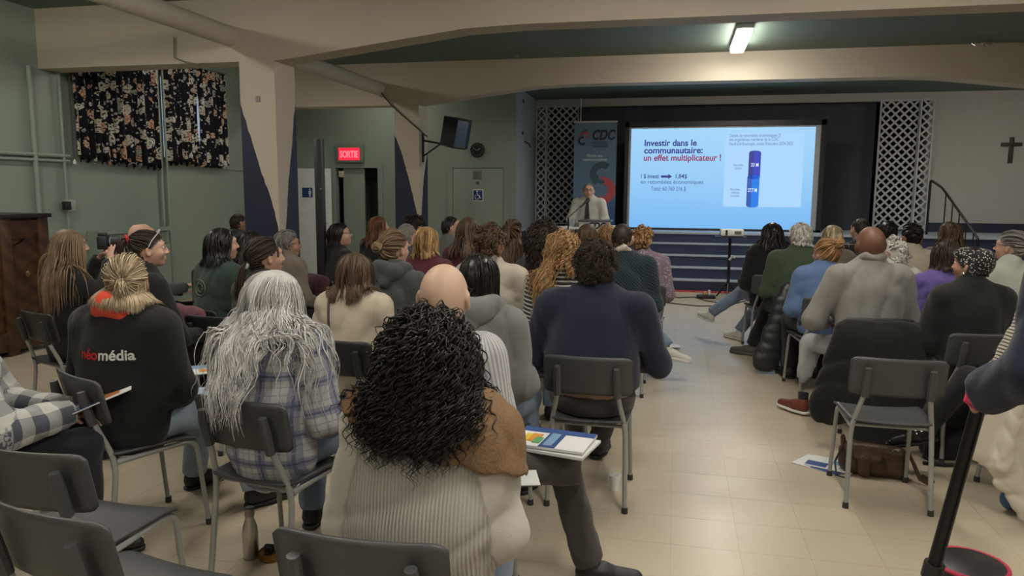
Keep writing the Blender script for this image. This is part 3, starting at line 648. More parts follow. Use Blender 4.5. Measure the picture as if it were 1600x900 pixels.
MB().box((.03, -.135, .04), (.13, -.129, .085)).build('vent', plain('vent_grey', (.12, .12, .12), .5), pj); MB().box((-.1, -.136, .02), (-.07, -.13, .1)).build('port_panel', BLACKP, pj)
q = at(1103, 466, z=0); pb = empty('power_box', (q[0], q[1], 0), .2, 'small black power box with plugs on the floor before the steps', 'power box')
MB().box((-.13, -.08, .0), (.13, .08, .05), .01).build('box', BLACKP, pb); MB().box((-.05, -.03, .05), (.0, .03, .10), .006).build('plug', plain('plug_amber', (.5, .35, .12), .5), pb); MB().box((.03, -.03, .05), (.06, .02, .13), .006).build('plug', WHITEP, pb)
tubeobj('floor_cable', [tuple(at(x, y, z=.008)) for x, y in ((1040, 461), (1060, 465), (1085, 464), (1103, 470), (1130, 474), (1150, 474), (1165, 470))], .007, BLACKP, 'black cable snaking over the floor to the power box, upper', 'cable')
tubeobj('floor_cable', [tuple(at(x, y, z=.008)) for x, y in ((1035, 472), (1060, 475), (1090, 478), (1120, 478), (1145, 476), (1152, 468))], .007, BLACKP, 'black cable snaking over the floor near the aisle, lower', 'cable')

# black post
bp = empty('black_post', (0, 0, 0), 0, 'tall slim black post standing before the open white door', 'post'); p = at(498, 217, Y=6.3); bp.location = (p[0], 6.3, 0)
MB().box((-.038, -.03, .02), (.038, .03, p[2]), .004).build('upright', BLACKP, bp); MB().box((-.14, -.12, 0), (.14, .12, .02), .004).build('base_plate', BLACKP, bp); MB().tube([(.03, -.03, 1.62), (.03, -.05, 1.62)], .008, 8).build('bolt', STEEL, bp)

# loudspeaker on the far column
ls = empty('hanging_loudspeaker', tuple(at(715, 208, Y=11.0)), 0, 'black loudspeaker tilted on a bracket on the far left column', 'loudspeaker')
R = Matrix.Rotation(math.radians(-28), 4, 'Z') @ Matrix.Rotation(math.radians(13), 4, 'Y')
m = MB(); m.prism([(-.17, -.17, -.22), (.13, -.17, -.22), (.17, .02, -.22), (.10, .17, -.22), (-.17, .12, -.22)], (0, 0, .44)); bmesh.ops.transform(m.bm, matrix=R, verts=m.bm.verts); m.build('cabinet', BLACKP, ls, smooth=False)
m = MB(); m.box((-.02, -.098, -.20), (.0, .098, .20), .008); bmesh.ops.transform(m.bm, matrix=R @ Matrix.Translation((.16, -.075, 0)) @ Matrix.Rotation(math.radians(-12), 4, 'Z'), verts=m.bm.verts); g = m.build('grille', plain('grille_screen_reflection', (.06, .10, .17), .35), ls)  # blue of the screen's reflection is put into the grille colour
lb = empty('speaker_bracket', (-4.0, 11.36, 0), 0, 'black wall bracket arm bolted to the far column under the loudspeaker', 'bracket')
b0 = Vector(ls.location)-Vector((-4.0, 11.36, 0)); MB().box((0, -.03, b0.z-.42), (.02, .03, b0.z+.03)).build('cover_plate', BLACKM, lb)
MB().tube([(.01, 0, b0.z-.08), (b0.x-.02, b0.y+.03, b0.z-.20)], .016, 8).tube([(.01, 0, b0.z-.33), (b0.x*.55, b0.y*.55, b0.z-.14)], .014, 8).build('arm', BLACKM, lb)

# ceiling lamps
DIFF = emit('lamp_diffuser', LAMP_COL, LAMP_E)
_lampmats = {}
def lamp(i, x, y, z, ax, k):
    L = empty('ceiling_light', (x, y, z), 0 if ax == 'y' else math.pi/2, 'long glowing ceiling tube light between the two beams' if i == 0 else None, 'ceiling light')
    if i: L['label'] = ['', *['tube light on the ceiling above the aisle, nearer of two', 'tube light on the ceiling above the camera', 'tube light on the ceiling over the left seats', 'tube light in the left side bay', 'tube light on the ceiling over the right seats', 'added unseen tube light in the far left side bay', 'tube light behind the camera at left', 'tube light behind the camera at right', 'tube light before the stage, hidden behind the far beam, centre', 'tube light before the stage, hidden behind the far beam, right', 'added unseen tube light before the exit doorway, hidden behind the far beam']][i]
    MB().box((-.095, -.66, .02), (.095, .66, .08), .004).build('lamp_housing', WHITEP, L)
    mt = emit('lamp_diffuser_%d' % i, LAMP_COL, LAMP_E*k)
    MB().box((-.085, -.64, -.03), (.085, .64, .02), .012).build('diffuser', mt, L)
for i, l in enumerate(LAMPS): lamp(i, *l)
for (px, py, lab) in ((808, 82, 'small clear-plastic ceiling fitting at the beam, left'), (1538, 66, 'small clear-plastic ceiling fitting at the beam, right')):
    p = at(px, py, Y=11.0); e = empty('sprinkler_fitting', (p[0], 11.0, p[2]), 0, lab, 'fitting')
    MB().lathe([(.03, .05), (.035, .0), (.012, -.01), (.012, -.05), (.03, -.055)], 12).build('socket', STEEL, e)
    m = MB()
    for k in range(7): a = k*.9; m.tube([(0, 0, 0), (.10*math.cos(a), .04*math.sin(a), .05*math.sin(a*2)), (.13*math.cos(a+.3), .05, .0)], .006, 5)
    m.build('guard_wire', STEEL, e)

# tall wooden cabinet at the left wall
cb = empty('wooden_cabinet', (-6.2, 6.25, 0), 0, 'tall dark brown panelled wooden cabinet against the left wall', 'cabinet')
t = NT('stained_wood'); o = t.coord(); w = t.n('TexWave', wave_type='BANDS', bands_direction='DIAGONAL'); t.l(o, w.inputs['Vector']); w.inputs['Scale'].default_value = 3; w.inputs['Distortion'].default_value = 6; w.inputs['Detail'].default_value = 4
c = t.mix(w.outputs['Fac'], (.040, .017, .007), (.11, .05, .02)); c = t.mix(t.noise(o, 12, 4), c, (.05, .02, .01)); t.base(c, .45); t.bump(w.outputs['Fac'], .1, .005); WST = t.m
H = 1.36; MB().box((-.6, -2.2, .05), (-.03, 0, H-.04)).build('carcass', WST, cb); MB().box((-.63, -2.24, H-.04), (.04, .03, H), .006).build('top', plain('cabinet_top', (.02, .015, .012), .4), cb)
for y in (-2.2, -1.65, -1.1, -.55, -.12): MB().box((-.03, y, .0), (.02, y+.12, H-.04), .008).build('stile', WST, cb)
for z in (.05, H-.24): MB().box((-.03, -2.1, z), (.012, -.05, z+.18), .008).build('rail', WST, cb)
for y in (-2.05, -1.5, -.95, -.42):
    w = .30 if y > -.5 else .42; pn = MB().box((-.03, y, .23), (-.015, y+w, H-.24)).build('panel', WST, cb)
    for k in range(7):
        z = .25+k*.13; MB().prism([(-.018, y+.01, z), (-.018, y+w-.01, z+.16), (-.018, y+w-.01, min(z+.17, H-.25)+.02), (-.018, y+.01, z+.02)], (.010, 0, 0)).build('diagonal_board', WST, pn)
MB().lathe([(.01, 0), (.02, .02), (.03, .04), (.001, .05)], 12, Matrix.Translation((.0, -.30, .78)) @ Matrix.Rotation(math.pi/2, 4, 'Y')).build('knob', plain('brass_knob', (.3, .2, .1), .3, .8), cb)

# lectern, microphone, glass
LX, LY = at(929, 350, Y=10.85)[0], 10.85
le = empty('lectern', (LX, LY, 0), 0, 'white lectern carrying the CDC plate in front of the presenter', 'lectern')
MB().box((-.20, -.02, .0), (.20, .22, 1.18), .01).build('body', WHITEP, le)
m = MB(); m.box((-.24, -.06, 1.18), (.24, .34, 1.205), .006); m.build('top', plain('lectern_top_grey', (.10, .10, .11), .4), le)
pl = MB().box((-.225, -.045, .92), (.235, -.03, 1.20), .004).build('name_plate', plain('plate_cream', (.62, .64, .60), .4), le)
text('CDC', .13, DN, pl, face(.03, -.047, 1.08), align='CENTER', bold=.006, shear=.25, xs=.9); text('VAUDREUIL-SOULANGES', .035, TL, pl, face(0.03, -.047, 1.02), align='CENTER', xs=.9)
tb = empty('side_table', (LX-.45, LY+.1, 0), 0, 'small black table at the left of the lectern', 'table')
MB().box((-.22, -.2, 1.07), (.22, .2, 1.1), .004).build('tabletop', WHITEP, tb)
for sx in (-1, 1):
    for sy in (-1, 1): MB().tube([(sx*.18, sy*.16, 0), (sx*.18, sy*.16, 1.07)], .012, 6).build('leg', BLACKM, tb)
gl = tag(MB().lathe([(.028, 0), (.035, .11), (.032, .11), (.026, .01)], 14).build('drinking_glass', glass), 'clear drinking glass beside the lectern', 'glass'); gl.location = (LX-.32, LY+.08, 1.1)
mc = empty('microphone_stand', (LX-.5, LY-.25, 0), 0, 'microphone on a boom stand in front of the presenter', 'microphone')
a = at(888, 340, Y=LY-.25)-Vv(mc.location); b = at(920, 312, Y=LY+.05)-Vv(mc.location)
MB().tube([(a[0], a[1], 0.02), (a[0], a[1], a[2])], .011, 8).build('stand_pole', BLACKM, mc); MB().tube([tuple(a), tuple(a*.45+b*.55)], .010, 8).build('boom', STEEL, mc)
MB().tube([tuple(a*.45+b*.55), tuple(a*.2+b*.8), tuple(b)], [.012, .017, .026], 12).build('microphone_head', BLACKP, mc); MB().lathe([(.14, 0), (.14, .015), (.02, .03)], 20, Matrix.Translation((a[0], a[1], 0))).build('base', BLACKM, mc)
# ================================================================== CHAIRS
PLG = plain('chair_grey_plastic', (.060, .062, .064), .42, var=.1, scale=8, bump=.15, bscale=400)
PLB = plain('chair_black_plastic', (.022, .023, .024), .4, var=.1, bump=.15, bscale=400)
TUB = plain('chair_tube_grey', (.33, .34, .33), .35, .25, var=.08, scale=20)
RUB = plain('rubber_foot', (.03, .03, .03), .7)
def sheet(fn, nu, nv, th):
    """closed curved panel from fn(u, v) -> (p, n), with thickness th"""
    us = np.linspace(0, 1, nu); vs = np.linspace(0, 1, nv); A = []; B = []
    for u in us:
        for v in vs:
            p, n = fn(u, v); A.append(p+n*th/2); B.append(p-n*th/2)
    A = np.array(A); B = np.array(B); n0 = len(A); V = np.concatenate([A, B]); Q = []
    for i in range(nu-1):
        for j in range(nv-1):
            a = i*nv+j; Q.append((a, a+nv, a+nv+1, a+1)); Q.append((n0+a, n0+a+1, n0+a+nv+1, n0+a+nv))
    for i in range(nu-1): a = i*nv; Q.append((a, n0+a, n0+a+nv, a+nv)); a = i*nv+nv-1; Q.append((a, a+nv, n0+a+nv, n0+a))
    for j in range(nv-1): a = j; Q.append((a, a+1, n0+a+1, n0+a)); a = (nu-1)*nv+j; Q.append((a, n0+a, n0+a+1, a+1))
    return V, Q
def sq2round(u, v, r):
    """maps the unit square to a rounded rectangle in [-1,1]^2"""
    x, y = 2*u-1, 2*v-1; ax, ay = abs(x), abs(y); k = 1-r
    if ax > k and ay > k:
        dx, dy = (ax-k)/r, (ay-k)/r; m = max(dx, dy); d = math.hypot(dx, dy)
        if d > 0: dx, dy = dx*m/d, dy*m/d
        ax, ay = k+dx*r, k+dy*r
    return math.copysign(ax, x), math.copysign(ay, y)
def make_chair(plast):
    root = empty('chair', (0, 0, -50))
    def back(u, v):
        x, y = sq2round(u, v, .22); X = x*.222; Z = .70+y*.10; Y = -.238-(Z-.70)*.22+.030*x*x
        return np.array([X, Y, Z]), np.array([-.3*x, .96, .25])
    V, Q = sheet(back, 21, 11, .011); np_obj('backrest', V, Q, plast, root)
    def seat(u, v):
        x, y = sq2round(u, v, .2); X = x*(.205-.012*y*-1); Yy = y*.205; Z = .447+.012*x*x-.02*max(0, y-.55)**2*5-.006*(1-x*x)*(1-y*y)+.01*max(0, -y-.7)*3
        return np.array([X, Yy, Z]), np.array([0, 0, 1.0])
    V, Q = sheet(seat, 17, 17, .012); np_obj('seat', V, Q, plast, root)
    for s in (-1, 1):
        MB().tube(fillet([(s*.198, -.215, .012), (s*.188, -.165, .43), (s*.150, -.232, .60), (s*.148, -.256, .70)], .09, 5), .0125, 10).build('rear_leg', TUB, root)
        MB().tube(fillet([(s*.200, .235, .012), (s*.188, .195, .432), (s*.186, -.165, .422)], .06, 5), .0115, 10).build('front_leg', TUB, root)
        MB().tube([(s*.149, -.236, .60), (s*.147, -.262, .70), (s*.146, -.272, .752)], [.019, .021, .016], 10).build('back_socket', plast, root)
        for y in (-.216, .236): MB().lathe([(.010, 0), (.016, 0), (.015, .03), (.010, .03)], 10, Matrix.Translation((s*.199, y, 0))).build('foot_cap', RUB, root)
    for y in (-.15, .14): MB().tube([(-.187, y, .428), (.187, y, .428)], .010, 8).build('seat_rail', TUB, root)
    return root
CH_G = make_chair(PLG); CH_B = make_chair(PLB); _cu = {id(CH_G): 0, id(CH_B): 0}
def chair(x, y, rz, label, proto=None, group='audience chairs'):
    proto = proto or CH_G
    if not _cu[id(proto)]:
        _cu[id(proto)] = 1; proto.location = (x, y, 0); proto.rotation_euler = (0, 0, rz); tag(proto, label, 'chair', group); return proto
    return dup(proto, (x, y, 0), rz, label, group, 'chair')

# ================================================================== PEOPLE
# ---- cached head, hand and shoe meshes
def head_prims(male):
    j = 1.0 if male else .93
    P = [ell((0, -.012, .0), (.0755, .096, .096)), ell((0, .030, -.055), (.056*j, .058, .062)), ell((0, .064, -.098), (.024*j, .022, .018)),
         cap((0, -.020, -.05), (0, -.048, -.17), .056*(1.06 if male else .9), .060*(1.08 if male else .92)),
         ell((0, .068, .022), (.052, .024, .016)), ell((-.040, .058, -.035), (.020, .024, .022)), ell((.040, .058, -.035), (.020, .024, .022))]
    return P
def head_f(male):
    base = union(head_prims(male), .022)
    nose = [cap((0, .086, .012), (0, .107, -.030), .0075, .0112), ell((.011, .100, -.034), (.008, .010, .007)), ell((-.011, .100, -.034), (.008, .010, .007))]
    lips = [ell((0, .0905, -.060), (.021, .010, .0050)), ell((0, .0885, -.070), (.018, .011, .0060))]
    ears = []
    for s in (-1, 1):
        ears += [ell((s*.080, -.012, -.018), (.009, .019, .031), R=rotz(s*.45)), ell((s*.079, -.006, -.040), (.008, .012, .014))]
    hol = [ell((s*.087, -.006, -.014), (.006, .010, .018), R=rotz(s*.45)) for s in (-1, 1)]
    sock = [ell((s*.031, .092, .004), (.019, .015, .012)) for s in (-1, 1)]
    nf, lf, ef = union(nose, .008), union(lips, .004), union(ears, .008)
    def f(P):
        d = base(P)
        for k in sock: d = -smin(-d, k.d(P), .010)
        d = smin(d, nf(P), .009); d = smin(d, lf(P), .004); d = smin(d, ef(P), .006)
        for k in hol: d = -smin(-d, k.d(P), .004)
        return d
    return f
_hc = {}
def head_mesh(male, h):
    k = (male, h)
    if k not in _hc: _hc[k] = nets(head_f(male), (-.11, -.14, -.24), (.11, .14, .11), h)
    return _hc[k]
def hand_prims(curl):
    P = [cap((-.022, .012, 0), (-.026, .078, 0), .017, .014, (1, 1, .72)), cap((.0, .010, 0), (.0, .085, .001), .020, .015, (1, 1, .72)), cap((.020, .012, 0), (.024, .078, 0), .017, .014, (1, 1, .72)), cap((0, -.04, 0), (0, .015, 0), .026, .024, (1, 1, .8))]
    fs = []
    for x, y, L, r, sp in ((-.032, .078, .062, .0078, -.10), (-.0115, .088, .076, .0086, -.03), (.0095, .089, .080, .0088, .02), (.030, .082, .072, .0085, .09)):
        p = np.array([x, y, 0.0]); a = .12+curl*.5
        for seg, q in enumerate((.45, .30, .25)):
            dirv = np.array([math.sin(sp), math.cos(a)*math.cos(sp), -math.sin(a)]); n = p+dirv*L*q; fs.append(cap(p, n, r*(1-.07*seg), r*(.93-.07*seg))); p = n; a += curl
    th = [cap((.026, .020, -.004), (.050, .052, -.014-curl*.01), .014, .011), cap((.050, .052, -.014-curl*.01), (.055-curl*.012, .082, -.020-curl*.018), .0105, .0085)]
    return P, fs, th
def hand_f(curl):
    P, fs, th = hand_prims(curl); pf = union(P, .012)
    def f(Q):
        d = pf(Q)
        t = th[0].d(Q); t = smin(t, th[1].d(Q), .006); d = smin(d, t, .010)
        for i in range(4):
            e = smin(smin(fs[3*i].d(Q), fs[3*i+1].d(Q), .003), fs[3*i+2].d(Q), .003); d = smin(d, e, .0035)
        return d
    return f
def hand_mesh(curl, h):
    k = ('hand', curl, h)
    if k not in _hc: _hc[k] = nets(hand_f(curl), (-.065, -.075, -.10), (.085, .19, .045), h)
    return _hc[k]
def shoe_parts(kind):
    k = ('shoe', kind)
    if k in _hc: return _hc[k]
    hi = .10 if kind == 'boot' else .0
    up = [cap((0, -.045, .045), (0, .02, .05), .038, .040, (1, 1, 1)), cap((0, .02, .045), (.006, .155, .032), .044, .034, (1, 1, .85)), cap((0, -.040, .06), (0, -.042, .095+hi), .040, .038)]
    uf = union(up, .03)
    def f(P): return np.maximum(np.maximum(uf(P), .018-P[:, 2]), P[:, 2]-(.105+hi))
    sole = [cap((0, -.05, .01), (0, .03, .01), .042, .042, (1, 1, 1)), cap((0, .03, .01), (.006, .155, .01), .048, .038, (1, 1, 1))]; sf = union(sole, .02)
    def g(P): return np.maximum(np.maximum(sf(P), -P[:, 2]), P[:, 2]-(.020+(.012 if kind == 'trainer' else 0)))
    a = nets(f, (-.07, -.12, 0), (.07, .22, .26), .008); b = nets(g, (-.07, -.12, -.02), (.07, .22, .06), .007); _hc[k] = (a, b); return _hc[k]

# ---- hair
def in_hair(d, rec=0.0):
    """d: unit directions from the skull centre; True where hair grows"""
    zb = np.interp(d[:, 1], [-1, -.3, -.02, .18, .45, .8, 1], [-.80, -.72, -.32, .02, .34+rec*.3, .56+rec*.5, .60+rec*.5]); ok = d[:, 2] > zb
    ear = (np.abs(d[:, 0]) > .80) & (d[:, 2] < -.05) & (d[:, 2] > -.55) & (d[:, 1] > -.35); return ok & ~ear
def tubes(paths, r, ns=5, prof=None, center=None, flat=.45, rnd=None):
    N, S, _ = paths.shape; T = np.gradient(paths, axis=1); T /= np.linalg.norm(T, axis=2)[:, :, None]+1e-9
    ref = paths-(center if center is not None else paths.mean((0, 1))); ref = ref-(ref*T).sum(2)[:, :, None]*T; ref /= np.linalg.norm(ref, axis=2)[:, :, None]+1e-9
    B = np.cross(T, ref); a = np.arange(ns)*2*np.pi/ns; s = np.linspace(0, 1, S)
    pr = (np.clip(1.15-s**3, .12, 1)*np.clip(.45+s*6, 0, 1)) if prof is None else prof(s)
    rr = np.asarray(r).reshape(-1, 1)*pr[None]
    V = paths[:, :, None]+rr[:, :, None, None]*(np.cos(a)[None, None, :, None]*B[:, :, None]+flat*np.sin(a)[None, None, :, None]*ref[:, :, None])
    i = np.arange(N)[:, None, None]*S*ns; j = np.arange(S-1)[None, :, None]*ns; k = np.arange(ns)[None, None]; k2 = (k+1) % ns
    Q = np.stack(np.broadcast_arrays(i+j+k, i+j+k2, i+j+ns+k2, i+j+ns+k), -1).reshape(-1, 4)
    rn = np.repeat(rng.uniform(0, 1, N) if rnd is None else rnd, S*ns)
    return V.reshape(-1, 3), Q, rn
def roots(n, rec, r, region=None):
    out = np.zeros((0, 3))
    while len(out) < n:
        d = r.normal(size=(n*3, 3)); d /= np.linalg.norm(d, axis=1)[:, None]; m = in_hair(d, rec)
        if region is not None: m &= region(d)
        out = np.concatenate([out, d[m]])
    return out[:n]
SKR = np.array([.0755, .098, .098])                                   # skull radii
def cap_mesh(Hm, Hc, off, rec):
    nu, nv = 40, 26; P = []; ok = []
    for i in range(nv+1):
        for j in range(nu): th = math.pi*i/nv; ph = 2*math.pi*j/nu; P.append((math.sin(th)*math.cos(ph), math.sin(th)*math.sin(ph), math.cos(th)))
    D = np.array(P); ok = in_hair(D, rec); V = (D*(SKR+off))+[0, -.012, 0]; Q = []
    for i in range(nv):
        for j in range(nu):
            q = (i*nu+j, (i+1)*nu+j, (i+1)*nu+(j+1) % nu, i*nu+(j+1) % nu)
            if sum(ok[list(q)]) >= 3: Q.append(q)
    return V@Hm.T+Hc, np.array(Q), np.full(len(V), .25)
def join(parts):
    V, Q, R, o = [], [], [], 0
    for v, q, r in parts: V.append(v); Q.append(np.asarray(q)+o); R.append(r); o += len(v)
    return np.concatenate(V), np.concatenate(Q), np.concatenate(R)
def make_hair(spec, Hm, Hc, body, seed, near):
    """spec: style, L length, n locks, w lock radius, wave, curl amp, part side, vol volume"""
    r = np.random.default_rng(seed); st = spec['style']; n = int(spec.get('n', 650)*(.9, .52, .36)[near]); w = spec.get('w', .0035)*(1.03, 1.55, 2.1)[near]
    L = spec.get('L', .3); vol = spec.get('vol', .016); rec = spec.get('rec', 0.0); S = max(7, int(spec.get('S', 18)*(1, .75, .6)[near])); part = spec.get('part', 0.0)
    C = np.array([0, -.012, 0.0]); parts = [cap_mesh(Hm, Hc, .006+vol*.25, rec)]
    region = (lambda d: (d[:, 2] < .62) & (d[:, 1] < .35)) if st == 'fringe' else None
    D = roots(n, rec, r, region)
    def surf(d, off): return C+d*(SKR+off[:, None] if hasattr(off, '__len__') else d*0+SKR+off)
    def follow(D, L, S, combdir, gravity, lay, stiff=.55, lens=None):
        q = D.copy(); off = lay*0+.006; pos = surf(q, off); v = combdir.copy(); path = [pos.copy()]; Lr = (L if lens is None else lens)
        G = (Hm.T@np.array([0, 0, -1.0])); bd = body
        for s in range(1, S):
            t = s/S; g = min(1, gravity*(.35+1.6*t)); v = v*(1-g*.55)+G*g*.55; v /= np.linalg.norm(v, axis=1)[:, None]+1e-9
            pos = pos+v*(np.asarray(Lr)/S).reshape(-1, 1)
            u = (pos-C)/(SKR+lay[:, None]*min(1, t*4+.25)); k = np.linalg.norm(u, axis=1); m = k < 1
            if m.any():
                nrm = u[m]/k[m][:, None]; pos[m] = C+nrm*(SKR+lay[m][:, None]*min(1, t*4+.25)); nn = nrm/SKR; nn /= np.linalg.norm(nn, axis=1)[:, None]
                vd = (v[m]*nn).sum(1)[:, None]; v[m] = v[m]-nn*np.minimum(vd, 0)
            if bd is not None:
                W = pos@Hm.T+Hc; low = W[:, 2] < Hc[2]-.03
                if low.any():
                    wl = W[low]; mar = .006+lay[low]*.5; vl = v[low]@Hm.T
                    for _ in range(2):
                        d = bd(wl); m2 = d < mar
                        if not m2.any(): break
                        e = .004; gr = np.stack([bd(wl+np.eye(3)[a]*e)-d for a in range(3)], 1)/e; gr /= np.linalg.norm(gr, axis=1)[:, None]+1e-6
                        wl = wl+np.where(m2, np.minimum(mar-d, .011), 0)[:, None]*gr; vn = (vl*gr).sum(1); vl = vl-gr*np.where(m2, np.minimum(vn, 0), 0)[:, None]
                    pos[low] = (wl-Hc)@Hm; vl /= np.linalg.norm(vl, axis=1)[:, None]+1e-9; v[low] = vl@Hm
            path.append(pos.copy())
        return np.stack(path, 1)@Hm.T+Hc
    def tang(D, ref):
        nn = D/SKR; nn /= np.linalg.norm(nn, axis=1)[:, None]; t = ref-(ref*nn).sum(1)[:, None]*nn; return t/(np.linalg.norm(t, axis=1)[:, None]+1e-6)
    lay = r.uniform(.15, 1, n)**.8*vol; side = np.sign(D[:, 0]-part+1e-6)
    if st in ('long', 'bob', 'short', 'curly', 'fringe'):
        ref = np.stack([side*np.where(D[:, 1] < .1, .42, .9), -(.35+.3*(D[:, 1] < .3))+r.normal(0, .1, n), -.5*np.ones(n)], 1)
        if st == 'short': ref = np.stack([D[:, 0]*.8+r.normal(0, .15, n), np.where(D[:, 2] > .5, spec.get('comb', -1.0)*np.ones(n), -.3), -.6-0*D[:, 0]], 1)
        if st == 'curly': ref = D*1.0+r.normal(0, .35, (n, 3)); ref[:, 2] -= spec.get('droop', .2)
        cd = tang(D, ref)
        if st == 'curly': cd = cd*.5+D*.7
        lens = L*r.uniform(.82, 1.0, n) if st != 'curly' else L*r.uniform(.6, 1.0, n)
        if st in ('long', 'bob'):                                         # hair ends hang at about one height
            lens = np.clip(L+.05-.098*np.arccos(np.clip(D[:, 2], -1, 1)), .05, 9)*(r.uniform(.94, 1.02, n) if st == 'bob' else r.uniform(.80, 1.02, n))
            if spec.get('sides'): lens = np.where(np.abs(D[:, 0]) > .55, np.minimum(lens, spec['sides']), lens)
            if spec.get('swept'): lens = np.where(D[:, 0] > .12, np.minimum(lens, .17), lens)
        P = follow(D, L, S, cd, {'short': .25, 'curly': spec.get('grav', .3)}.get(st, .8), lay, lens=lens)
        s = np.linspace(0, 1, S)[None]; amp = spec.get('wave', .004); fr = spec.get('freq', 2.2)
        T = np.gradient(P, axis=1); T /= np.linalg.norm(T, axis=2)[:, :, None]+1e-9; o = P-Hc; o -= (o*T).sum(2)[:, :, None]*T; o /= np.linalg.norm(o, axis=2)[:, :, None]+1e-9; b = np.cross(T, o)
        ph = r.uniform(0, 6.28, (n, 1)); fq = fr*r.uniform(.8, 1.25, (n, 1))*2*np.pi
        K = spec.get('clump', max(20, n//11))
        if K and st != 'short':
            gi = r.choice(n, K, replace=False); g = gi[(D@D[gi].T+r.normal(0, .004, (n, K))).argmax(1)]; P = P+spec.get('cl', .6)*(s[:, :, None]**.7)*(P[g]-P)
            ph = ph[g]+r.normal(0, .35, (n, 1)); fq = fq[g]
        if spec.get('helix'):
            a = spec['helix']*r.uniform(.6, 1.2, (n, 1))*np.clip(s*5, 0, 1); P = P+(a*np.sin(fq*s+ph))[:, :, None]*b+(a*np.cos(fq*s+ph)+a*.6)[:, :, None]*o
        else:
            a = amp*np.clip(s*2, 0, 1); P = P+(a*np.sin(fq*s+ph))[:, :, None]*b+(a*.35*np.cos(fq*s*.8+ph))[:, :, None]*o
        parts.append(tubes(P, w*r.uniform(.6, 1.3, n), 3, center=Hc, flat=spec.get('flat', .45)))
    if st in ('tail', 'bun'):
        tie = Vv(spec.get('tie', (0, -.10, .02))); tw = spec.get('tw', .02)
        td = (tie-C)/SKR; td = td/np.linalg.norm(td); s = np.linspace(0, 1, S)[None, :, None]
        om = np.arccos(np.clip(D@td, -.99, .99))[:, None, None]; P = (np.sin((1-s)*om)*D[:, None]+np.sin(s*om)*td)/np.sin(om)
        bulge = np.sin(np.pi*s)*lay[:, None, None]*1.2+.008; P = C+P*(SKR+bulge)
        jit = r.normal(0, .004, (n, 1, 3))*np.sin(np.pi*s); P = P+jit; P = P@Hm.T+Hc
        parts.append(tubes(P, w*r.uniform(.6, 1.3, n), 3, prof=lambda s: np.clip(1.1-.75*s**2, .2, 1), center=Hc))
        if st == 'bun':
            m = n//2; bc = C+td*(SKR+tw*1.2); ax = r.normal(size=(m, 3)); ax /= np.linalg.norm(ax, axis=1)[:, None]; u = np.cross(ax, r.normal(size=(m, 3))); u /= np.linalg.norm(u, axis=1)[:, None]; v = np.cross(ax, u)
            th = np.linspace(0, 4.2, S)[None]+r.uniform(0, 6.28, (m, 1)); R_ = tw*r.uniform(.75, 1.15, (m, 1)); P = bc+(R_*np.cos(th))[:, :, None]*u[:, None]+(R_*np.sin(th))[:, :, None]*v[:, None]*[1.1, .8, 1]
            P = P@Hm.T+Hc; parts.append(tubes(P, w*r.uniform(.8, 1.5, m), 3, center=bc@Hm.T+Hc))
        else:
            m = max(60, n//3); TLn = spec.get('L', .2); bd = tie+td*.015+r.normal(0, .006, (m, 3)); pos = bd@Hm.T+Hc; v = np.tile(Hm@td, (m, 1))*.8+r.normal(0, .08, (m, 3)); path = [pos.copy()]
            for k in range(1, S):
                v = v*.72+np.array([0, 0, -1.0])*.28+0; v /= np.linalg.norm(v, axis=1)[:, None]; pos = pos+v*TLn/S*r.uniform(.93, 1.03, (m, 1)); pos = pos+(pos-pos.mean(0))*spec.get('flare', .03)
                d = body(pos)
                mm = d < .012
                if mm.any():
                    e = .004; gr = np.stack([body(pos[mm]+np.eye(3)[a]*e)-d[mm] for a in range(3)], 1)/e; pos[mm] += (.012-d[mm])[:, None]*gr
                path.append(pos.copy())
            P = np.stack(path, 1); ss = np.linspace(0, 1, S)[None]; ph = r.uniform(0, 6.28, (m, 1)); P[:, :, 0] += spec.get('wave', .004)*np.sin(ss*12+ph)*ss
            parts.append(tubes(P, w*r.uniform(.9, 1.6, m), 3, center=Hc))
            if spec.get('below'):                                        # loose lower hair under a half-up tail
                m = int(spec.get('nb', n)*(.9, .52, .36)[near]); D2 = roots(m, rec, r, lambda d: (d[:, 2] < .0) & (d[:, 1] < .25)); ly = r.uniform(.1, 1, m)*vol*1.2
                ref = np.stack([D2[:, 0]*.2, -.3+0*D2[:, 0], -np.ones(m)], 1); P = follow(D2, spec['below'], S, tang(D2, ref), .7, ly, lens=spec['below']*r.uniform(.85, 1, m))
                parts.append(tubes(P, w*r.uniform(.8, 1.4, m), 3, center=Hc))
    V, Q, R = join(parts); return V, Q, R

# ---- materials for people
SK = {'bald': skinmat('skin_bald', (.53, .385, .30)), 'fair': skinmat('skin_fair', (.54, .35, .265)), 'tan': skinmat('skin_tan', (.42, .25, .17)), 'brown': skinmat('skin_brown', (.16, .085, .055)), 'pink': skinmat('skin_pink', (.56, .365, .28))}
HR = {'black': hairmat('hair_black', (.004, .0035, .0035), (.022, .018, .017), .36), 'dark': hairmat('hair_dark_brown', (.012, .008, .006), (.05, .032, .022)), 'brown': hairmat('hair_brown', (.035, .020, .013), (.13, .078, .048)),
      'lbrown': hairmat('hair_light_brown', (.08, .05, .03), (.27, .18, .11)), 'blond': hairmat('hair_blond', (.14, .10, .06), (.62, .50, .33)), 'straw': hairmat('hair_strawberry', (.15, .075, .032), (.50, .29, .14)), 'gold': hairmat('hair_golden', (.12, .06, .025), (.50, .31, .14)),
      'silver': hairmat('hair_silver', (.27, .26, .26), (.78, .77, .77)), 'white': hairmat('hair_white', (.35, .33, .30), (.78, .76, .72)), 'grey': hairmat('hair_grey', (.06, .055, .05), (.30, .28, .26)), 'red': hairmat('hair_auburn', (.06, .02, .01), (.22, .09, .04))}
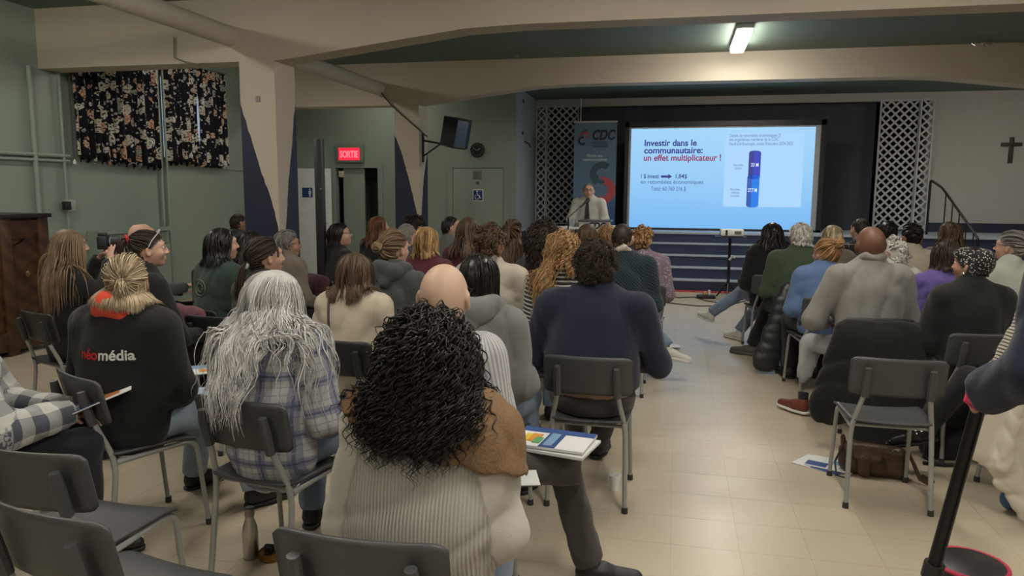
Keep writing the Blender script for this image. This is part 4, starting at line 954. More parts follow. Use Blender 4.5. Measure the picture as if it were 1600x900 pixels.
EYEW = plain('eye_white', (.7, .68, .65), .25, var=.02); EYED = plain('iris_dark', (.03, .02, .015), .2); LIPM = plain('lip', (.40, .14, .12), .45)
BROW = plain('eyebrow', (.05, .035, .025), .8); JEAN = fabric('denim', (.10, .16, .27), 'denim'); JEANL = fabric('light_denim', (.24, .32, .42), 'denim'); JEANG = fabric('grey_denim', (.30, .30, .30), 'denim')
BLKT = fabric('black_cloth', (.010, .010, .012)); GREYT = fabric('grey_trouser_cloth', (.058, .052, .050)); SHB = plain('black_shoe', (.010, .010, .011), .5, bump=.2); SHW = plain('white_shoe', (.6, .6, .57), .55); SOLEW = plain('white_sole', (.65, .64, .6), .6); SHBR = plain('brown_leather_shoe', (.14, .035, .018), .4); SHG = plain('grey_shoe', (.08, .075, .07), .6)
GLS = plain('spectacle_frame', (.01, .01, .01), .3)
_uvs = None
def xf(V, M, t): return V@M.T+t
def frame_from(y, z):
    y = Vv(y)/np.linalg.norm(y); z = Vv(z); z = z-y*(z@y); z /= np.linalg.norm(z); return np.stack([np.cross(y, z), y, z], 1)
NP = 0
def person(label, px, py, z, yaw=0, hy=0, hp=0, w=1.0, male=False, skin='fair', top=None, legs=None, shoe=None, hair=None, near=False, arms='lap', L=None, R=None, lean=.03, belly=0.0, stand=False,
           chair_label=None, chair_proto=None, cyaw=None, glasses=False, collar=None, hips=None, group=None, pos=None, res=None, hem=.47, hs=None, hand='relaxed', tilt=0.0, child=None, cat='person', coff=0.0, necks=0.0, waistz=None):
    """builds one seated (or standing) figure. px,py: where the crown shows in the photograph; z: crown height; angles in degrees"""
    global NP; NP += 1; hs = hs or (1.09 if male else 1.0); seed = NP*13+5; fz = math.radians(yaw)
    seatz = .45
    if stand: legz = .40
    k = ((z-(seatz+(.47 if stand else 0)))/.89)
    zb = seatz+(.47 if stand else 0)
    def J(x, y, h): return np.array([x, y, zb+h*k])
    N = J(0, -.055+lean, .655+necks); Sh = .165*w if not male else .182*w; sh = [J(-Sh, -.05+lean, .56), J(Sh, -.05+lean, .56)]
    head_yaw = math.radians(hy); Hm = rotz(head_yaw)@rotx(math.radians(hp))@roty(math.radians(tilt)); Hm = Hm*hs
    Hc = np.array([0, -.02+lean*1.15, z-.098*hs]); Hrot = Hm/hs
    crown = at(px, py, z=z) if pos is None else Vv((pos[0], pos[1], z)); off = rotz(fz)@np.array([Hc[0], Hc[1], 0])
    loc = crown-off; loc[2] = 0; Dd = float((crown-[0, 0, CAMH])@CF); near = 0 if Dd < 4.15 else (1 if Dd < 6.2 else 2)
    root = empty('person', tuple(loc), fz, label, cat, group)
    h = (.0105, .015, .021)[near] if not res else max(res, (.0, .012, .016)[near]); hh = (.0068, .0098, .0125)[near]
    b = belly
    # trunk
    pr, cr_ = .165*w+b*.4, .150*w+b
    yb = -.045
    torso = [cap(J(0, yb, .12), J(0, yb-.01, .26), pr, cr_, (1, .74, 1)), cap(J(0, yb-.01, .26), J(0, yb-.005+lean*.6, .44), cr_, .158*w, (1, .70, 1)), cap(J(0, yb-.005+lean*.6, .42), J(0, -.05+lean, .52), .158*w, .125*w, (1, .62, 1)),
             cap(sh[0]*.86+sh[1]*.14, sh[1]*.86+sh[0]*.14, .066, .066, (1, .95, 1)), cap(sh[0]*.70+sh[1]*.30+[0, 0, .018], N+[0, 0, .005], .050, .044), cap(sh[1]*.70+sh[0]*.30+[0, 0, .012], N+[0, 0, .005], .050, .044)]
    neck = cap(N-[0, 0, .04], Hc+Hrot@Vv((0, -.022, -.085))*hs, .056 if male else .049, .054 if male else .047)
    # arms
    def arm(s, spec):
        S_ = sh[0] if s < 0 else sh[1]; n = np.array([0, 0, -1.0])
        if isinstance(spec, dict): E = J(*spec['e']); Wr = J(*spec['w']); hd = Vv(spec.get('h', Wr-E)); n = Vv(spec.get('n', (0, 0, -1)))
        elif spec == 'crossed': E = J(s*(Sh+.055), .03, .25); Wr = J(-s*.02, .17, .27); hd = Vv((-s*1, -.1, .05)); n = Vv((0, -1, 0))
        elif spec == 'side': E = J(s*(Sh+.050), -.05, .25); Wr = J(s*(Sh+.02), .19, .18); hd = Vv((-s*.3, 1, -.1))
        else: E = J(s*(Sh+.06), -.01, .26); Wr = J(s*.11, .22, .17); hd = Vv((-s*.45, 1, -.15))
        return S_, E, Wr, hd, n
    aw = 1+(w-1)*.7
    A = [arm(-1, L or arms), arm(1, R or arms)]
    armp = []
    for i, (S_, E, Wr, hd, n) in enumerate(A): armp += [cap(S_, E, .055*aw, .044*aw, g=1+2*i), cap(E, Wr, .044*aw, .031*aw, g=2+2*i)]
    # body mesh: head, trunk core, hands in one mesh
    hv, hq = head_mesh(male, hh); parts = [(hv@Hm.T+Hc, hq)]
    core = [p.grow(-.012) for p in torso]+[neck]+[p.grow(-.010) for p in armp]; cf0 = union(core, .04)
    def cf(P): return np.maximum(cf0(P), (seatz+.01 if not stand else .75)-P[:, 2])
    parts.append(nets(cf, *bounds(core, .05), .026))
    for i, (S_, E, Wr, hd, n) in enumerate(A):
        curl = {'relaxed': .35, 'grip': .95, 'fist': 1.15}[hand]; v, q = hand_mesh(curl, .0072 if near == 0 else .0095); M = frame_from(hd, -n); hsz = .98 if male else .90
        if np.linalg.det(M) < 0: M[:, 0] *= -1
        v = v.copy()
        flip = (i == 1)
        if flip: v[:, 0] *= -1; q = q[:, ::-1]
        parts.append((v@(M.T)*hsz+Wr+M[:, 1]*.02, q))
    V = []; Q = []; o = 0
    for v, q in parts: V.append(v); Q.append(q+o); o += len(v)
    bo = np_obj('body', np.concatenate(V), np.concatenate(Q), SK[skin], root)
    # eyes, brows, lips
    for s in (-1, 1):
        M4 = Matrix(Hm.tolist()).to_4x4(); M4.translation = Vector(Hc)
        e = MB(); bmesh.ops.create_uvsphere(e.bm, u_segments=12, v_segments=8, radius=.0125, matrix=M4 @ Matrix.Translation((s*.031, .0725, .004))); e = e.build('eye', EYEW, root)
        e2 = MB(); bmesh.ops.create_uvsphere(e2.bm, u_segments=10, v_segments=6, radius=.0068, matrix=M4 @ Matrix.Translation((s*.031, .0802, .004))); e2.build('iris', EYED, e)
        m = MB(); m.tube([tuple(Hm@Vv((s*(.014+.011*q_), .094-.0035*q_*q_, .024+.003*math.sin(q_*1.3)))+Hc) for q_ in (0, 1, 2, 3)], [.002, .0032, .003, .0015], 6).build('eyebrow', BROW, root)
    MB().tube([tuple(Hm@Vv((x, .0985-.35*abs(x)**1.5*3, -.0648))+Hc) for x in (-.020, -.01, 0, .01, .020)], [.001, .0035, .004, .0035, .001], 6).build('lips', LIPM, root)
    # top
    top = top or {}; tk = top.get('kind', 'sweater'); tm = top.get('mat', BLKT); inf = {'shirt': .008, 'sweater': .014, 'jacket': .022, 'puffy': .036}[tk]; inf = top.get('inf', inf)
    nc = J(0, -.056+lean, .60); tp = [p.grow(inf) for p in torso]+[p.grow(inf*.85) for p in armp]
    tf0 = union(tp, .045); fd = folds(seed, top.get('fold', .011)*(1.1, 1, 1)[near], top.get('ff', 46)); hz = top.get('hem', hem)+(.38 if stand else 0)
    ndir = (Hc-[0, .02, .07])-N; ndir /= np.linalg.norm(ndir); cutp = N+ndir*top.get('neckup', .018)
    wl, wr = A[0][2], A[1][2]; wdl = (A[0][2]-A[0][1])/np.linalg.norm(A[0][2]-A[0][1]); wdr = (A[1][2]-A[1][1])/np.linalg.norm(A[1][2]-A[1][1]); short = top.get('short', 0)
    def tfn(P):
        d = tf0(P)+fd(P)
        if tk == 'puffy': d = d-.010*np.abs(np.sin(P[:, 2]*math.pi/.075))+.004
        d = np.maximum(d, hz-P[:, 2])
        d = -smin(-d, (neck.d(P)-.004), .01) if not top.get('highneck') else d
        for Wp, wd in ((wl, wdl), (wr, wdr)):
            near_w = np.linalg.norm(P-Wp, axis=1) < .13; c = (P-Wp)@wd-.005; d = np.where(near_w, np.maximum(d, c), d)
        return d
    TP, TQ = nets(tfn, *bounds(tp, .03), h)
    to = np_obj({'shirt': 'shirt', 'sweater': 'sweater', 'jacket': 'jacket', 'puffy': 'puffer_jacket'}[tk], TP, TQ, tm, root, cuv=cloth_uv(TP, tp))
    if top.get('label'): to['label'] = top['label']
    if collar is not None:                                               # rolled collar, hood or scarf round the neck
        kind, cm, cr2, lift = collar; m = []; rr = {'collar': .072, 'hood': .105, 'scarf': .085}[kind]
        base = N+ndir*(.012+lift); nn = 14; pts = []
        for i in range(nn):
            a = 2*math.pi*i/nn; back = .5-.5*math.sin(a); pts.append(base+np.array([rr*math.cos(a), rr*.92*math.sin(a)-.008, -.03*math.sin(a)-(.03*back if kind == 'hood' else 0)-.012+.014*math.sin(3*a+seed)]))
        for i in range(nn):
            a = 2*math.pi*i/nn; back = .5-.5*math.sin(a); th = cr2*(1+(.7*back if kind == 'hood' else 0)); m.append(cap(pts[i], pts[(i+1) % nn], th, th, (1, 1, 1.25 if kind != 'collar' else 1.3), g=i % 3+1))
        if kind == 'hood': m += [cap(base+[-.07, -.095, -.03], base+[0, -.115, -.10], .038, .03), cap(base+[.07, -.095, -.03], base+[0, -.115, -.10], .038, .03)]
        cf2 = union(m, .03); fd2 = folds(seed+1, .006, 60); P_, Q_ = nets(lambda P: cf2(P)+fd2(P), *bounds(m, .03), min(h, .012)); np_obj({'collar': 'collar', 'hood': 'hood', 'scarf': 'scarf'}[kind], P_, Q_, cm, root, cuv=cloth_uv(P_, m))
    # legs
    lm = legs or JEAN
    if stand: kn = [np.array([-.10, .01, .50]), np.array([.10, .03, .50])]; an = [np.array([-.11, -.02, .09]), np.array([.11, .02, .09])]; hipp = [np.array([-.09, -.03, .90]), np.array([.09, -.03, .90])]
    else: kn = [np.array([-.13, .40, .515]), np.array([.13, .40, .515])]; an = [np.array([-.12, .36, .10]), np.array([.12, .38, .10])]; hipp = [np.array([-.085*w, -.04, .545]), np.array([.085*w, -.04, .545])]
    toe = [np.array([-.15, 1, 0.0]), np.array([.15, 1, 0.0])]
    if hips:
        for i, sd in enumerate(('L', 'R')):
            if sd in hips:
                q = hips[sd]; kn[i] = Vv(q[0]); an[i] = Vv(q[1]); toe[i] = Vv(q[2]) if len(q) > 2 else toe[i]
    lp = [cap(J(0, yb, .14) if not stand else np.array([0, yb, .97]), J(0, yb, .22) if not stand else np.array([0, yb, 1.05]), pr*1.02, pr*.95, (1, .76, 1))]
    for i in (0, 1): lp += [cap(hipp[i], kn[i], .088*(.5+.5*w)+b*.1, .066, g=1+2*i), cap(kn[i], an[i], .066, .060, g=2+2*i)]
    lf = union(lp, .035); fl_ = folds(seed+2, .008, 46); waist = waistz or (J(0, 0, .2)[2] if not stand else 1.08)
    def lfn(P):
        d = lf(P)+fl_(P); d = np.maximum(d, P[:, 2]-waist)
        if not stand: d = np.maximum(d, np.where((P[:, 1] < .27), seatz+.008-P[:, 2], -1))
        for i in (0, 1):
            ad = (an[i]-kn[i])/np.linalg.norm(an[i]-kn[i]); nr = np.linalg.norm(P-an[i], axis=1) < .14; d = np.where(nr, np.maximum(d, (P-an[i])@ad-.0), d)
        return d
    P_, Q_ = nets(lfn, *bounds(lp, .03), .017 if near == 0 else .026); np_obj('trousers', P_, Q_, lm, root, cuv=cloth_uv(P_, lp))
    sm, slm, sk_ = shoe or (SHB, SHB, 'plain'); (uv_, uq), (sv, sq) = shoe_parts(sk_)
    for i in (0, 1):
        M = frame_from(toe[i], (0, 0, 1)); t0 = an[i]-M[:, 2]*.095+M[:, 1]*.035
        kk = ('shoemesh', sk_, sm.name, slm.name)
        if kk not in _hc: _hc[kk] = (np_mesh('shoe', uv_, uq, sm), np_mesh('sole', sv, sq, slm))
        so = link(bpy.data.objects.new('shoe', _hc[kk][0]), root); M4 = Matrix(M.tolist()).to_4x4(); M4.translation = Vector(t0); so.matrix_local = M4; link(bpy.data.objects.new('sole', _hc[kk][1]), so)
        MB().tube([tuple(an[i]-M[:, 2]*.02), tuple(an[i]+(kn[i]-an[i])/np.linalg.norm(kn[i]-an[i])*.06)], .036, 10).build('sock', top.get('sock', BLKT), root)
    # hair
    if hair:
        hp_ = [p.grow(inf+.004) for p in torso]+[p.grow(inf) for p in (armp[0], armp[2])]+([cap((0, -.16, 1.0), (0, -.262, .81), .025, .025, (8.5, 1, 1)), cap((0, -.262, .81), (0, -.27, .58), .025, .025, (8.5, 1, 1))] if hair.get('overback') else []); zs = N[2]; hp_ = hp_+([cap(Hc+[0, -.035, -.05], np.array([0, -.07, zs-.12]), .070, hair.get('cloak', .12), (1, .85, 1))] if hair['style'] in ('long',) else [])+([ell(N+[0, -.008, .012], (.122, .115, .050))] if hair.get('below') and collar else []); bf = union(hp_, .045)
        V, Q, Rn = make_hair(hair, Hrot, Hc, bf, seed, near); V = (V-Hc)*1.0+Hc
        ho = np_obj('hair', V, Q, HR[hair['c']], root, rnd=Rn)
    def hpt(p): return tuple(Hm@Vv(p)+Hc)
    if glasses:
        m = MB()
        for s in (-1, 1): m.tube([hpt((s*.031+.021*math.cos(a), .100-.004*abs(math.cos(a)), .002+.017*math.sin(a))) for a in np.linspace(0, 6.283, 15)], .0017, 6); m.tube([hpt((s*.051, .096, .006)), hpt((s*.074, .07, .008)), hpt((s*.081, .01, .004)), hpt((s*.082, -.02, -.012))], .0018, 6)
        m.tube([hpt((-.010, .104, .006)), hpt((.010, .104, .006))], .0016, 6); m.build('glasses', GLS, root)
    if chair_label:
        a = fz if cyaw is None else math.radians(cyaw); o2 = rotz(a)@np.array([0, coff, 0]); chair(loc[0]+o2[0], loc[1]+o2[1], a, chair_label, chair_proto)
    info = dict(root=root, loc=loc, Hm=Hm, Hc=Hc, hpt=hpt, torso=torso, N=N, J=J, A=A, yaw=fz, Sh=Sh, seed=seed, tp=tp, tfn=tfn)
    return info

def ring(I, p, r, th, mat, name, tilt=(0, 0, 1), parent=None, wob=0.0, n=16):
    p = Vv(p); t = Vv(tilt)/np.linalg.norm(tilt); u = np.cross(t, [.3, .1, .9]); u /= np.linalg.norm(u); v = np.cross(t, u)
    m = MB(); m.tube([I['hpt'](p+(u*math.cos(a)+v*math.sin(a))*(r*(1+wob*math.sin(5*a)))) for a in np.linspace(0, 2*math.pi, n)], th, 7); return m.build(name, mat, I['root'])
def head_glasses(I, mat=None, up=True):
    """sunglasses pushed up on the hair"""
    m = MB()
    for s in (-1, 1):
        c = Vv((s*.036, .052, .098)); m.tube([I['hpt'](c+[.026*math.cos(a), .012*math.sin(a), .016*math.sin(a)]) for a in np.linspace(0, 6.283, 13)], .003, 6)
        m.tube([I['hpt'](q) for q in ((s*.062, .050, .098), (s*.088, .01, .05), (s*.090, -.01, .01))], .003, 6)
    m.tube([I['hpt']((-.012, .054, .102)), I['hpt']((.012, .054, .102))], .003, 6); return m.build('sunglasses', mat or GLS, I['root'])
def sdf_obj(name, prims, mat, parent=None, h=.012, k=.03, fold=None, clip=None, loc=None):
    f = union(prims, k)
    def g(P):
        d = f(P)
        if fold is not None: d = d+fold(P)
        return d if clip is None else clip(P, d)
    V, Q = nets(g, *bounds(prims, .04), h); o = np_obj(name, V, Q, mat, parent, cuv=cloth_uv(V, prims))
    if loc is not None: o.location = loc
    return o
# ================================================================== THE AUDIENCE
def T(mat, kind='sweater', **k): return dict(mat=mat, kind=kind, **k)
def fb(name, col, *a, **k): return fabric(name, col, *a, **k)
C_NAVY = fb('navy_sweatshirt', (.012, .015, .036)); C_GREYM = fb('grey_marl', (.13, .14, .14)); C_GREYL = fb('grey_hoodie_cloth', (.17, .175, .175)); C_DGREY = fb('dark_grey_cloth', (.055, .060, .065)); C_CREAM = fb('cream_fleece', (.44, .385, .30)); C_CREAM2 = fb('cream_shirt_cloth', (.42, .38, .32))
C_MAROON = fb('maroon_knit', (.085, .018, .028)); C_GREEN = fb('dark_green_fleece', (.022, .045, .034)); C_GREEN2 = fb('moss_green_knit', (.045, .07, .04)); C_TAUPE = fb('taupe_cloth', (.16, .135, .11)); C_BLUE = fb('chambray_blue', (.10, .165, .32)); C_BLAZ = fb('light_grey_blazer', (.225, .215, .205)); C_PURP = fb('violet_knit', (.12, .085, .30))
C_TEAL = fb('dark_teal_knit', (.012, .026, .036), 'knit', None, 22); C_MAUVE = fb('mauve_cloth', (.17, .12, .12)); C_WHITE = fb('white_cloth', (.46, .455, .43)); C_BURG = fb('burgundy_cloth', (.10, .018, .022)); C_BLACKS = fb('soft_black_cloth', (.009, .009, .010)); C_ORANGE = fb('orange_scarf_cloth', (.75, .075, .03)); C_PINKJ = fb('dusty_pink_cloth', (.16, .06, .08))
STR = fb('black_white_stripes', (.025, .028, .028), 'stripe_h', (.50, .50, .47), 38)
PHS = dict(style='short', L=.045, vol=.010)
# --- nearest rows
curly = person('woman with big black curly hair and a ribbed oatmeal sweater, nearest of all', 0, 0, 1.225, 4, 0, -4, 1.04, False, 'tan', T(fb('ribbed_oatmeal_knit', (.37, .355, .32), 'rib', None, 100), 'sweater', inf=.022, hem=.47, fold=.012, ff=34), JEAN, near=True, res=.009, belly=.03, pos=(-.672, 1.94), arms='side', hs=.97,
    hair=dict(style='curly', c='black', L=.285, n=1500, w=.0031, vol=.068, helix=.0115, freq=5.2, S=30, grav=.58, droop=.4, flat=.6, clump=420, cl=.45))
chair(-.705, 1.755, 0, 'grey chair at the bottom edge, under the curly-haired woman')
navy = person('big man with dark curly hair in a navy sweatshirt, on the aisle chair', 932, 380, 1.34, 0, 0, 0, 1.27, True, 'fair', T(C_NAVY, inf=.016, hem=.60, fold=.010, ff=18), GREYT, near=True, res=.009, belly=.03, waistz=.565,
    L=dict(e=(-.33, .05, .26), w=(-.20, .26, .22)), R=dict(e=(.33, .05, .26), w=(.20, .26, .22)), coff=-.04, hair=dict(style='curly', c='dark', L=.070, n=1700, w=.0026, vol=.030, helix=.007, freq=2.2, S=12), chair_label='grey chair under the big man in the navy sweatshirt',
    hips={'L': ((-.14, .40, .51), (-.16, .48, .10)), 'R': ((.14, .38, .51), (-.02, .50, .10))})
bald = person('bald man with glasses in a grey striped shirt, right leg stretched out', 695, 411, 1.335, -14, 14, 0, 1.12, True, 'bald', T(fb('striped_shirt', (.46, .46, .47), 'stripe_v', (.26, .26, .29), 85), 'shirt', inf=.014, fold=.009), GREYT, near=True, glasses=True, belly=.02, hs=1.17,
    hair=None, hips={'R': ((.38, .27, .535), (.47, .36, .10), (.90, .44, 0)), 'L': ((.02, .40, .515), (.02, .36, .10), (-.1, 1, 0))}, shoe=(SHB, SHB, 'trainer'), chair_label='grey chair under the bald man, behind the curly-haired woman')
white = person('woman with long wavy silver hair in a blue and white plaid shirt', 432, 428, 1.262, -9, -29, -2, 1.06, False, 'pink', T(fb('flannel_plaid', (.5, .5, .5), 'plaid', ((.48, .48, .47), (.085, .10, .21), (.28, .29, .36)), 8.5), 'jacket', inf=.026, hem=.33, fold=.009), JEAN, near=True, res=.009, glasses=True,
    hair=dict(style='long', c='silver', L=.72, n=1700, w=.0030, vol=.044, wave=.015, freq=3.0, part=.1, S=26, clump=110, cl=.6, overback=True, cloak=.16, sides=.40), chair_label='grey chair under the woman with long silver hair')
blond = person('woman with short blond half-ponytail, orange scarf and black lettered jacket', 197, 402, 1.295, 2, 26, 0, 1.10, False, 'fair', T(fb('black_softshell', (.008, .008, .009)), 'jacket', inf=.030, hem=.42, fold=.008), JEANL, near=True, res=.009,
    hair=dict(style='tail', c='blond', L=.07, n=900, w=.0026, vol=.016, tie=(.0, -.112, .005), below=.15, nb=900, flare=.05, wave=.003), collar=('scarf', C_ORANGE, .033, -.014), chair_label='grey chair under the woman in the black lettered jacket', cyaw=-26, hips={'R': ((.32, .32, .515), (.40, .34, .10), (.5, .8, 0)), 'L': ((.10, .40, .515), (-.05, .50, .09), (.4, .9, 0))})
ring(blond, (0, -.125, .006), .012, .006, plain('hair_tie_metal', (.3, .28, .25), .25, .9), 'hair_tie', (0, 1, 0))
# lettering on the jacket back: laid on the cloth
def lettering_on(I, pieces, x0, z0, size, tilt=0.0):
    f = I['tfn']; x = x0
    for body, mt in pieces:
        cu = bpy.data.curves.new('t', 'FONT'); cu.body = body; cu.size = size; cu.offset = .0016; cu.resolution_u = 4; o = bpy.data.objects.new('t', cu); COL.objects.link(o)
        me = bpy.data.meshes.new_from_object(o.evaluated_get(bpy.context.evaluated_depsgraph_get())); bpy.data.objects.remove(o)
        bm = bmesh.new(); bm.from_mesh(me); bmesh.ops.triangulate(bm, faces=bm.faces); bmesh.ops.subdivide_edges(bm, edges=[e for e in bm.edges if e.calc_length() > .012], cuts=2); w = max(v.co.x for v in bm.verts)
        P = np.array([(x+v.co.x, -.5, z0+v.co.y+tilt*(x+v.co.x)) for v in bm.verts])
        for _ in range(60):
            d = f(P); P[:, 1] += np.clip(d-.003, -.02, .02)*.7
        for v, p in zip(bm.verts, P): v.co = p
        bm.to_mesh(me); bm.free(); me.materials.clear(); me.materials.append(mt); me.name = 'jacket_lettering'; link(bpy.data.objects.new('jacket_lettering', me), I['root']); x += w+size*.04
lettering_on(blond, [('néo', plain('print_red', (.50, .02, .02), .6)), ('média', plain('print_white', (.62, .62, .62), .6))], -.112, .862, .064)
# --- left block
photog = person('woman with long straight light-brown hair raising a camera to her face, beside the cabinet', 108, 360, 1.325, -32, -8, 0, .95, False, 'fair', T(C_BLACKS), BLKT, near=True, L=dict(e=(-.17, .12, .46), w=(.0, .19, .69), h=(.5, .5, .7), n=(.6, .5, -.2)), R=dict(e=(.30, .12, .44), w=(.19, .20, .68), h=(-.25, .4, .8), n=(-.8, .4, 0)), hand='grip',
    hair=dict(style='long', c='lbrown', L=.68, n=1100, w=.003, vol=.022, wave=.003, S=24), chair_label='black chair of the woman with the camera', chair_proto=CH_B, cyaw=-20)
baldfar = person('bald man in a dark grey sweater sitting far left before the radiator', 222, 348, 1.315, -60, 0, 4, 1.08, True, 'pink', T(C_DGREY), BLKT, L=dict(e=(-.24, .05, .25), w=(-.04, .30, .26)), R=dict(e=(.24, .12, .28), w=(.12, .36, .32)), chair_label='chair under the bald man by the radiator', chair_proto=CH_B, group=None)
scrunch = person('woman in black with a red scrunchie and sunglasses on her head', 232, 363, 1.335, -32, -16, 0, .98, False, 'fair', T(C_BLACKS), BLKT, near=True, L=dict(e=(-.2, .05, .25), w=(.0, .34, .20), h=(.3, 1, .1)), R=dict(e=(.24, .08, .24), w=(.09, .36, .20), h=(-.2, 1, .1)), hand='grip',
    hair=dict(style='tail', c='dark', L=.15, tie=(-.0, -.105, .045), vol=.012, n=600), chair_label='black chair under the woman with the red scrunchie', chair_proto=CH_B)
ring(scrunch, (0, -.118, .052), .026, .011, fb('red_scrunchie_cloth', (.42, .02, .025), 'check', ((.42, .02, .025), (.6, .5, .48)), 40), 'scrunchie', (0, 1, .35), wob=.12); head_glasses(scrunch, plain('pale_frame', (.5, .5, .5), .3))
green1 = person('woman with shoulder-length dark hair in a dark green jacket with a round back badge', 347, 358, 1.33, -20, -18, 0, 1.02, False, 'fair', T(C_GREEN, 'jacket'), BLKT, hair=dict(style='bob', c='black', L=.30, vol=.024, wave=.005, n=420, w=.005), chair_label='chair with the dusty pink coat, under the woman in dark green', chair_proto=CH_B)
green2 = person('woman with long dark hair in dark green, left of the painted column', 394, 362, 1.275, -15, -10, 0, 1.0, False, 'fair', T(C_GREEN, 'jacket'), BLKT, hair=dict(style='long', c='black', L=.34, vol=.022, n=420, w=.005), chair_label='chair under the dark-haired woman beside the column', chair_proto=CH_B)
BADGE = plain('badge_green', (.10, .14, .08), .7)
def badge(I, x, z, r):
    P = np.array([[x, -.5, z]])
    for _ in range(60): P[:, 1] += np.clip(I['tfn'](P)-.003, -.02, .02)*.7
    o = empty('x', (0, 0, 0)); bpy.data.objects.remove(o); M = Matrix.Translation(Vector(P[0])) @ Matrix.Rotation(math.pi/2, 4, 'X')
    MB().tube([M @ Vector((r*math.cos(a), r*math.sin(a), .0)) for a in np.linspace(0, 6.283, 25)], .005, 6).tube([M @ Vector((r*.55*math.cos(a), r*.55*math.sin(a), .0)) for a in np.linspace(0, 6.283, 19)], .004, 6).build('round_badge', BADGE, I['root'])
badge(green1, -.02, .93, .055); badge(green2, -.04, .88, .05)
pony = person('woman with dark ponytail, pale scrunchie and black headband, turned right', 415, 373, 1.315, -18, -18, 0, 1.0, False, 'fair', T(fb('dark_olive_cloth', (.035, .033, .028))), JEAN, near=True, hair=dict(style='tail', c='dark', L=.24, tie=(.0, -.108, -.045), vol=.014, n=700, flare=.05), chair_label='black chair under the woman with the pale scrunchie', chair_proto=CH_B)
ring(pony, (0, -.122, -.052), .022, .010, fb('pale_scrunchie_cloth', (.42, .40, .38)), 'scrunchie', (0, 1, -.4), wob=.12); m = MB(); m.tube([pony['hpt']((.091*math.cos(a), .035, .002+.106*math.sin(a))) for a in np.linspace(-.1, 3.24, 18)], .006, 6); m.build('headband', BLACKP, pony['root'])
greyw = person('grey-haired woman with glasses in a taupe jacket before the near column', 450, 363, 1.24, -25, -35, 0, 1.0, False, 'tan', T(C_TAUPE, 'jacket'), BLKT, glasses=True, hair=dict(style='short', c='grey', L=.10, vol=.028, n=380), collar=('collar', C_TAUPE, .012, .006), chair_label='chair under the grey-haired woman in taupe', chair_proto=CH_B)
behind = person('man with short brown hair half hidden behind the near painted column', 373, 334, 1.31, -10, -20, 0, 1.0, True, 'tan', T(C_DGREY), BLKT, hair=dict(c='dark', **PHS), chair_label='chair under the man behind the column', pos=None)
dark1 = person('woman with dark hair and glasses in black, in front of the open white door', 531, 349, 1.30, -30, -38, 6, .95, False, 'fair', T(C_BLACKS), BLKT, glasses=True, hair=dict(style='bob', c='black', L=.24, vol=.018), chair_label='chair draped with a burgundy coat before the white door', chair_proto=CH_B)
dark2 = person('woman with long auburn-brown hair in black, between the door and the far column', 592, 339, 1.325, -20, -28, 4, .95, False, 'fair', T(C_BLACKS), BLKT, hair=dict(style='long', c='red', L=.40, vol=.020), chair_label='chair under the auburn-haired woman in black')
baldgrey = person('balding man with grey sides at the foot of the far column', 636, 349, 1.315, 0, -12, 0, 1.05, True, 'fair', T(C_DGREY), BLKT, hair=dict(style='short', c='grey', L=.035, vol=.008, rec=.9), chair_label='chair under the balding man with grey sides')
curlfar = person('woman with dark curls and sunglasses on her head before the far column', 648, 340, 1.30, 0, -20, 0, .95, False, 'fair', T(C_BLACKS), BLKT, hair=dict(style='curly', c='dark', L=.12, vol=.026, helix=.008, freq=3), chair_label='chair under the curly woman before the far column'); head_glasses(curlfar)
redblond = person('woman with strawberry-blond shoulder-length hair in a maroon top', 668, 356, 1.315, -5, -15, 0, .98, False, 'fair', T(C_MAROON), BLKT, hair=dict(style='bob', c='gold', L=.27, vol=.022, n=420, w=.005), chair_label='chair under the strawberry-blond woman in maroon')
shortman = person('young man with short dark hair in grey looking up right, before the far door', 706, 338, 1.34, -25, -45, 10, .95, True, 'fair', T(C_GREYM), BLKT, hair=dict(c='black', **PHS), chair_label='chair under the young man before the door')
maroon = person('woman with very long brown hair in a dusty maroon top, centre left', 733, 341, 1.365, -5, -12, 0, 1.05, False, 'fair', T(C_MAROON), BLKT, hair=dict(style='long', c='brown', L=.46, vol=.026, n=450, w=.005), chair_label='chair under the woman with very long brown hair')
bun = person('woman with a messy light-brown bun in a charcoal hoodie', 617, 364, 1.325, -5, -20, 0, 1.0, False, 'fair', T(C_DGREY, inf=.020), JEAN, near=True, hair=dict(style='bun', c='lbrown', tie=(-.01, -.098, .005), tw=.034, vol=.018, n=600), collar=('hood', C_DGREY, .020, .0), chair_label='black chair under the woman with the messy bun', chair_proto=CH_B)
cream = person('woman with brown shoulder-length hair in a cream fleece with a bag strap', 556, 399, 1.24, -5, -8, 0, 1.0, False, 'fair', T(C_CREAM, 'jacket'), JEAN, near=True, hs=.96, hair=dict(style='bob', c='brown', L=.30, n=900, w=.003, vol=.026, wave=.004), chair_label='black chair under the woman in the cream fleece', chair_proto=CH_B)
bob = person('woman with a glossy black bob in a light grey hoodie', 750, 400, 1.30, -5, 0, 0, 1.02, False, 'fair', T(C_GREYL, inf=.022, fold=.009), JEAN, near=True, hair=dict(style='bob', c='black', L=.24, n=900, w=.003, vol=.022, wave=.001), collar=('hood', C_GREYL, .022, .0), chair_label='chair under the woman with the black bob')
curls = person('man with short highlighted curly hair in a cream shirt', 768, 354, 1.365, 0, -10, 0, 1.08, True, 'tan', T(C_CREAM2, 'shirt', inf=.018, fold=.010), JEAN, near=True, hair=dict(style='curly', c='brown', L=.075, n=1000, w=.003, vol=.030, helix=.008, freq=2, S=12), chair_label='chair under the man in the cream shirt')
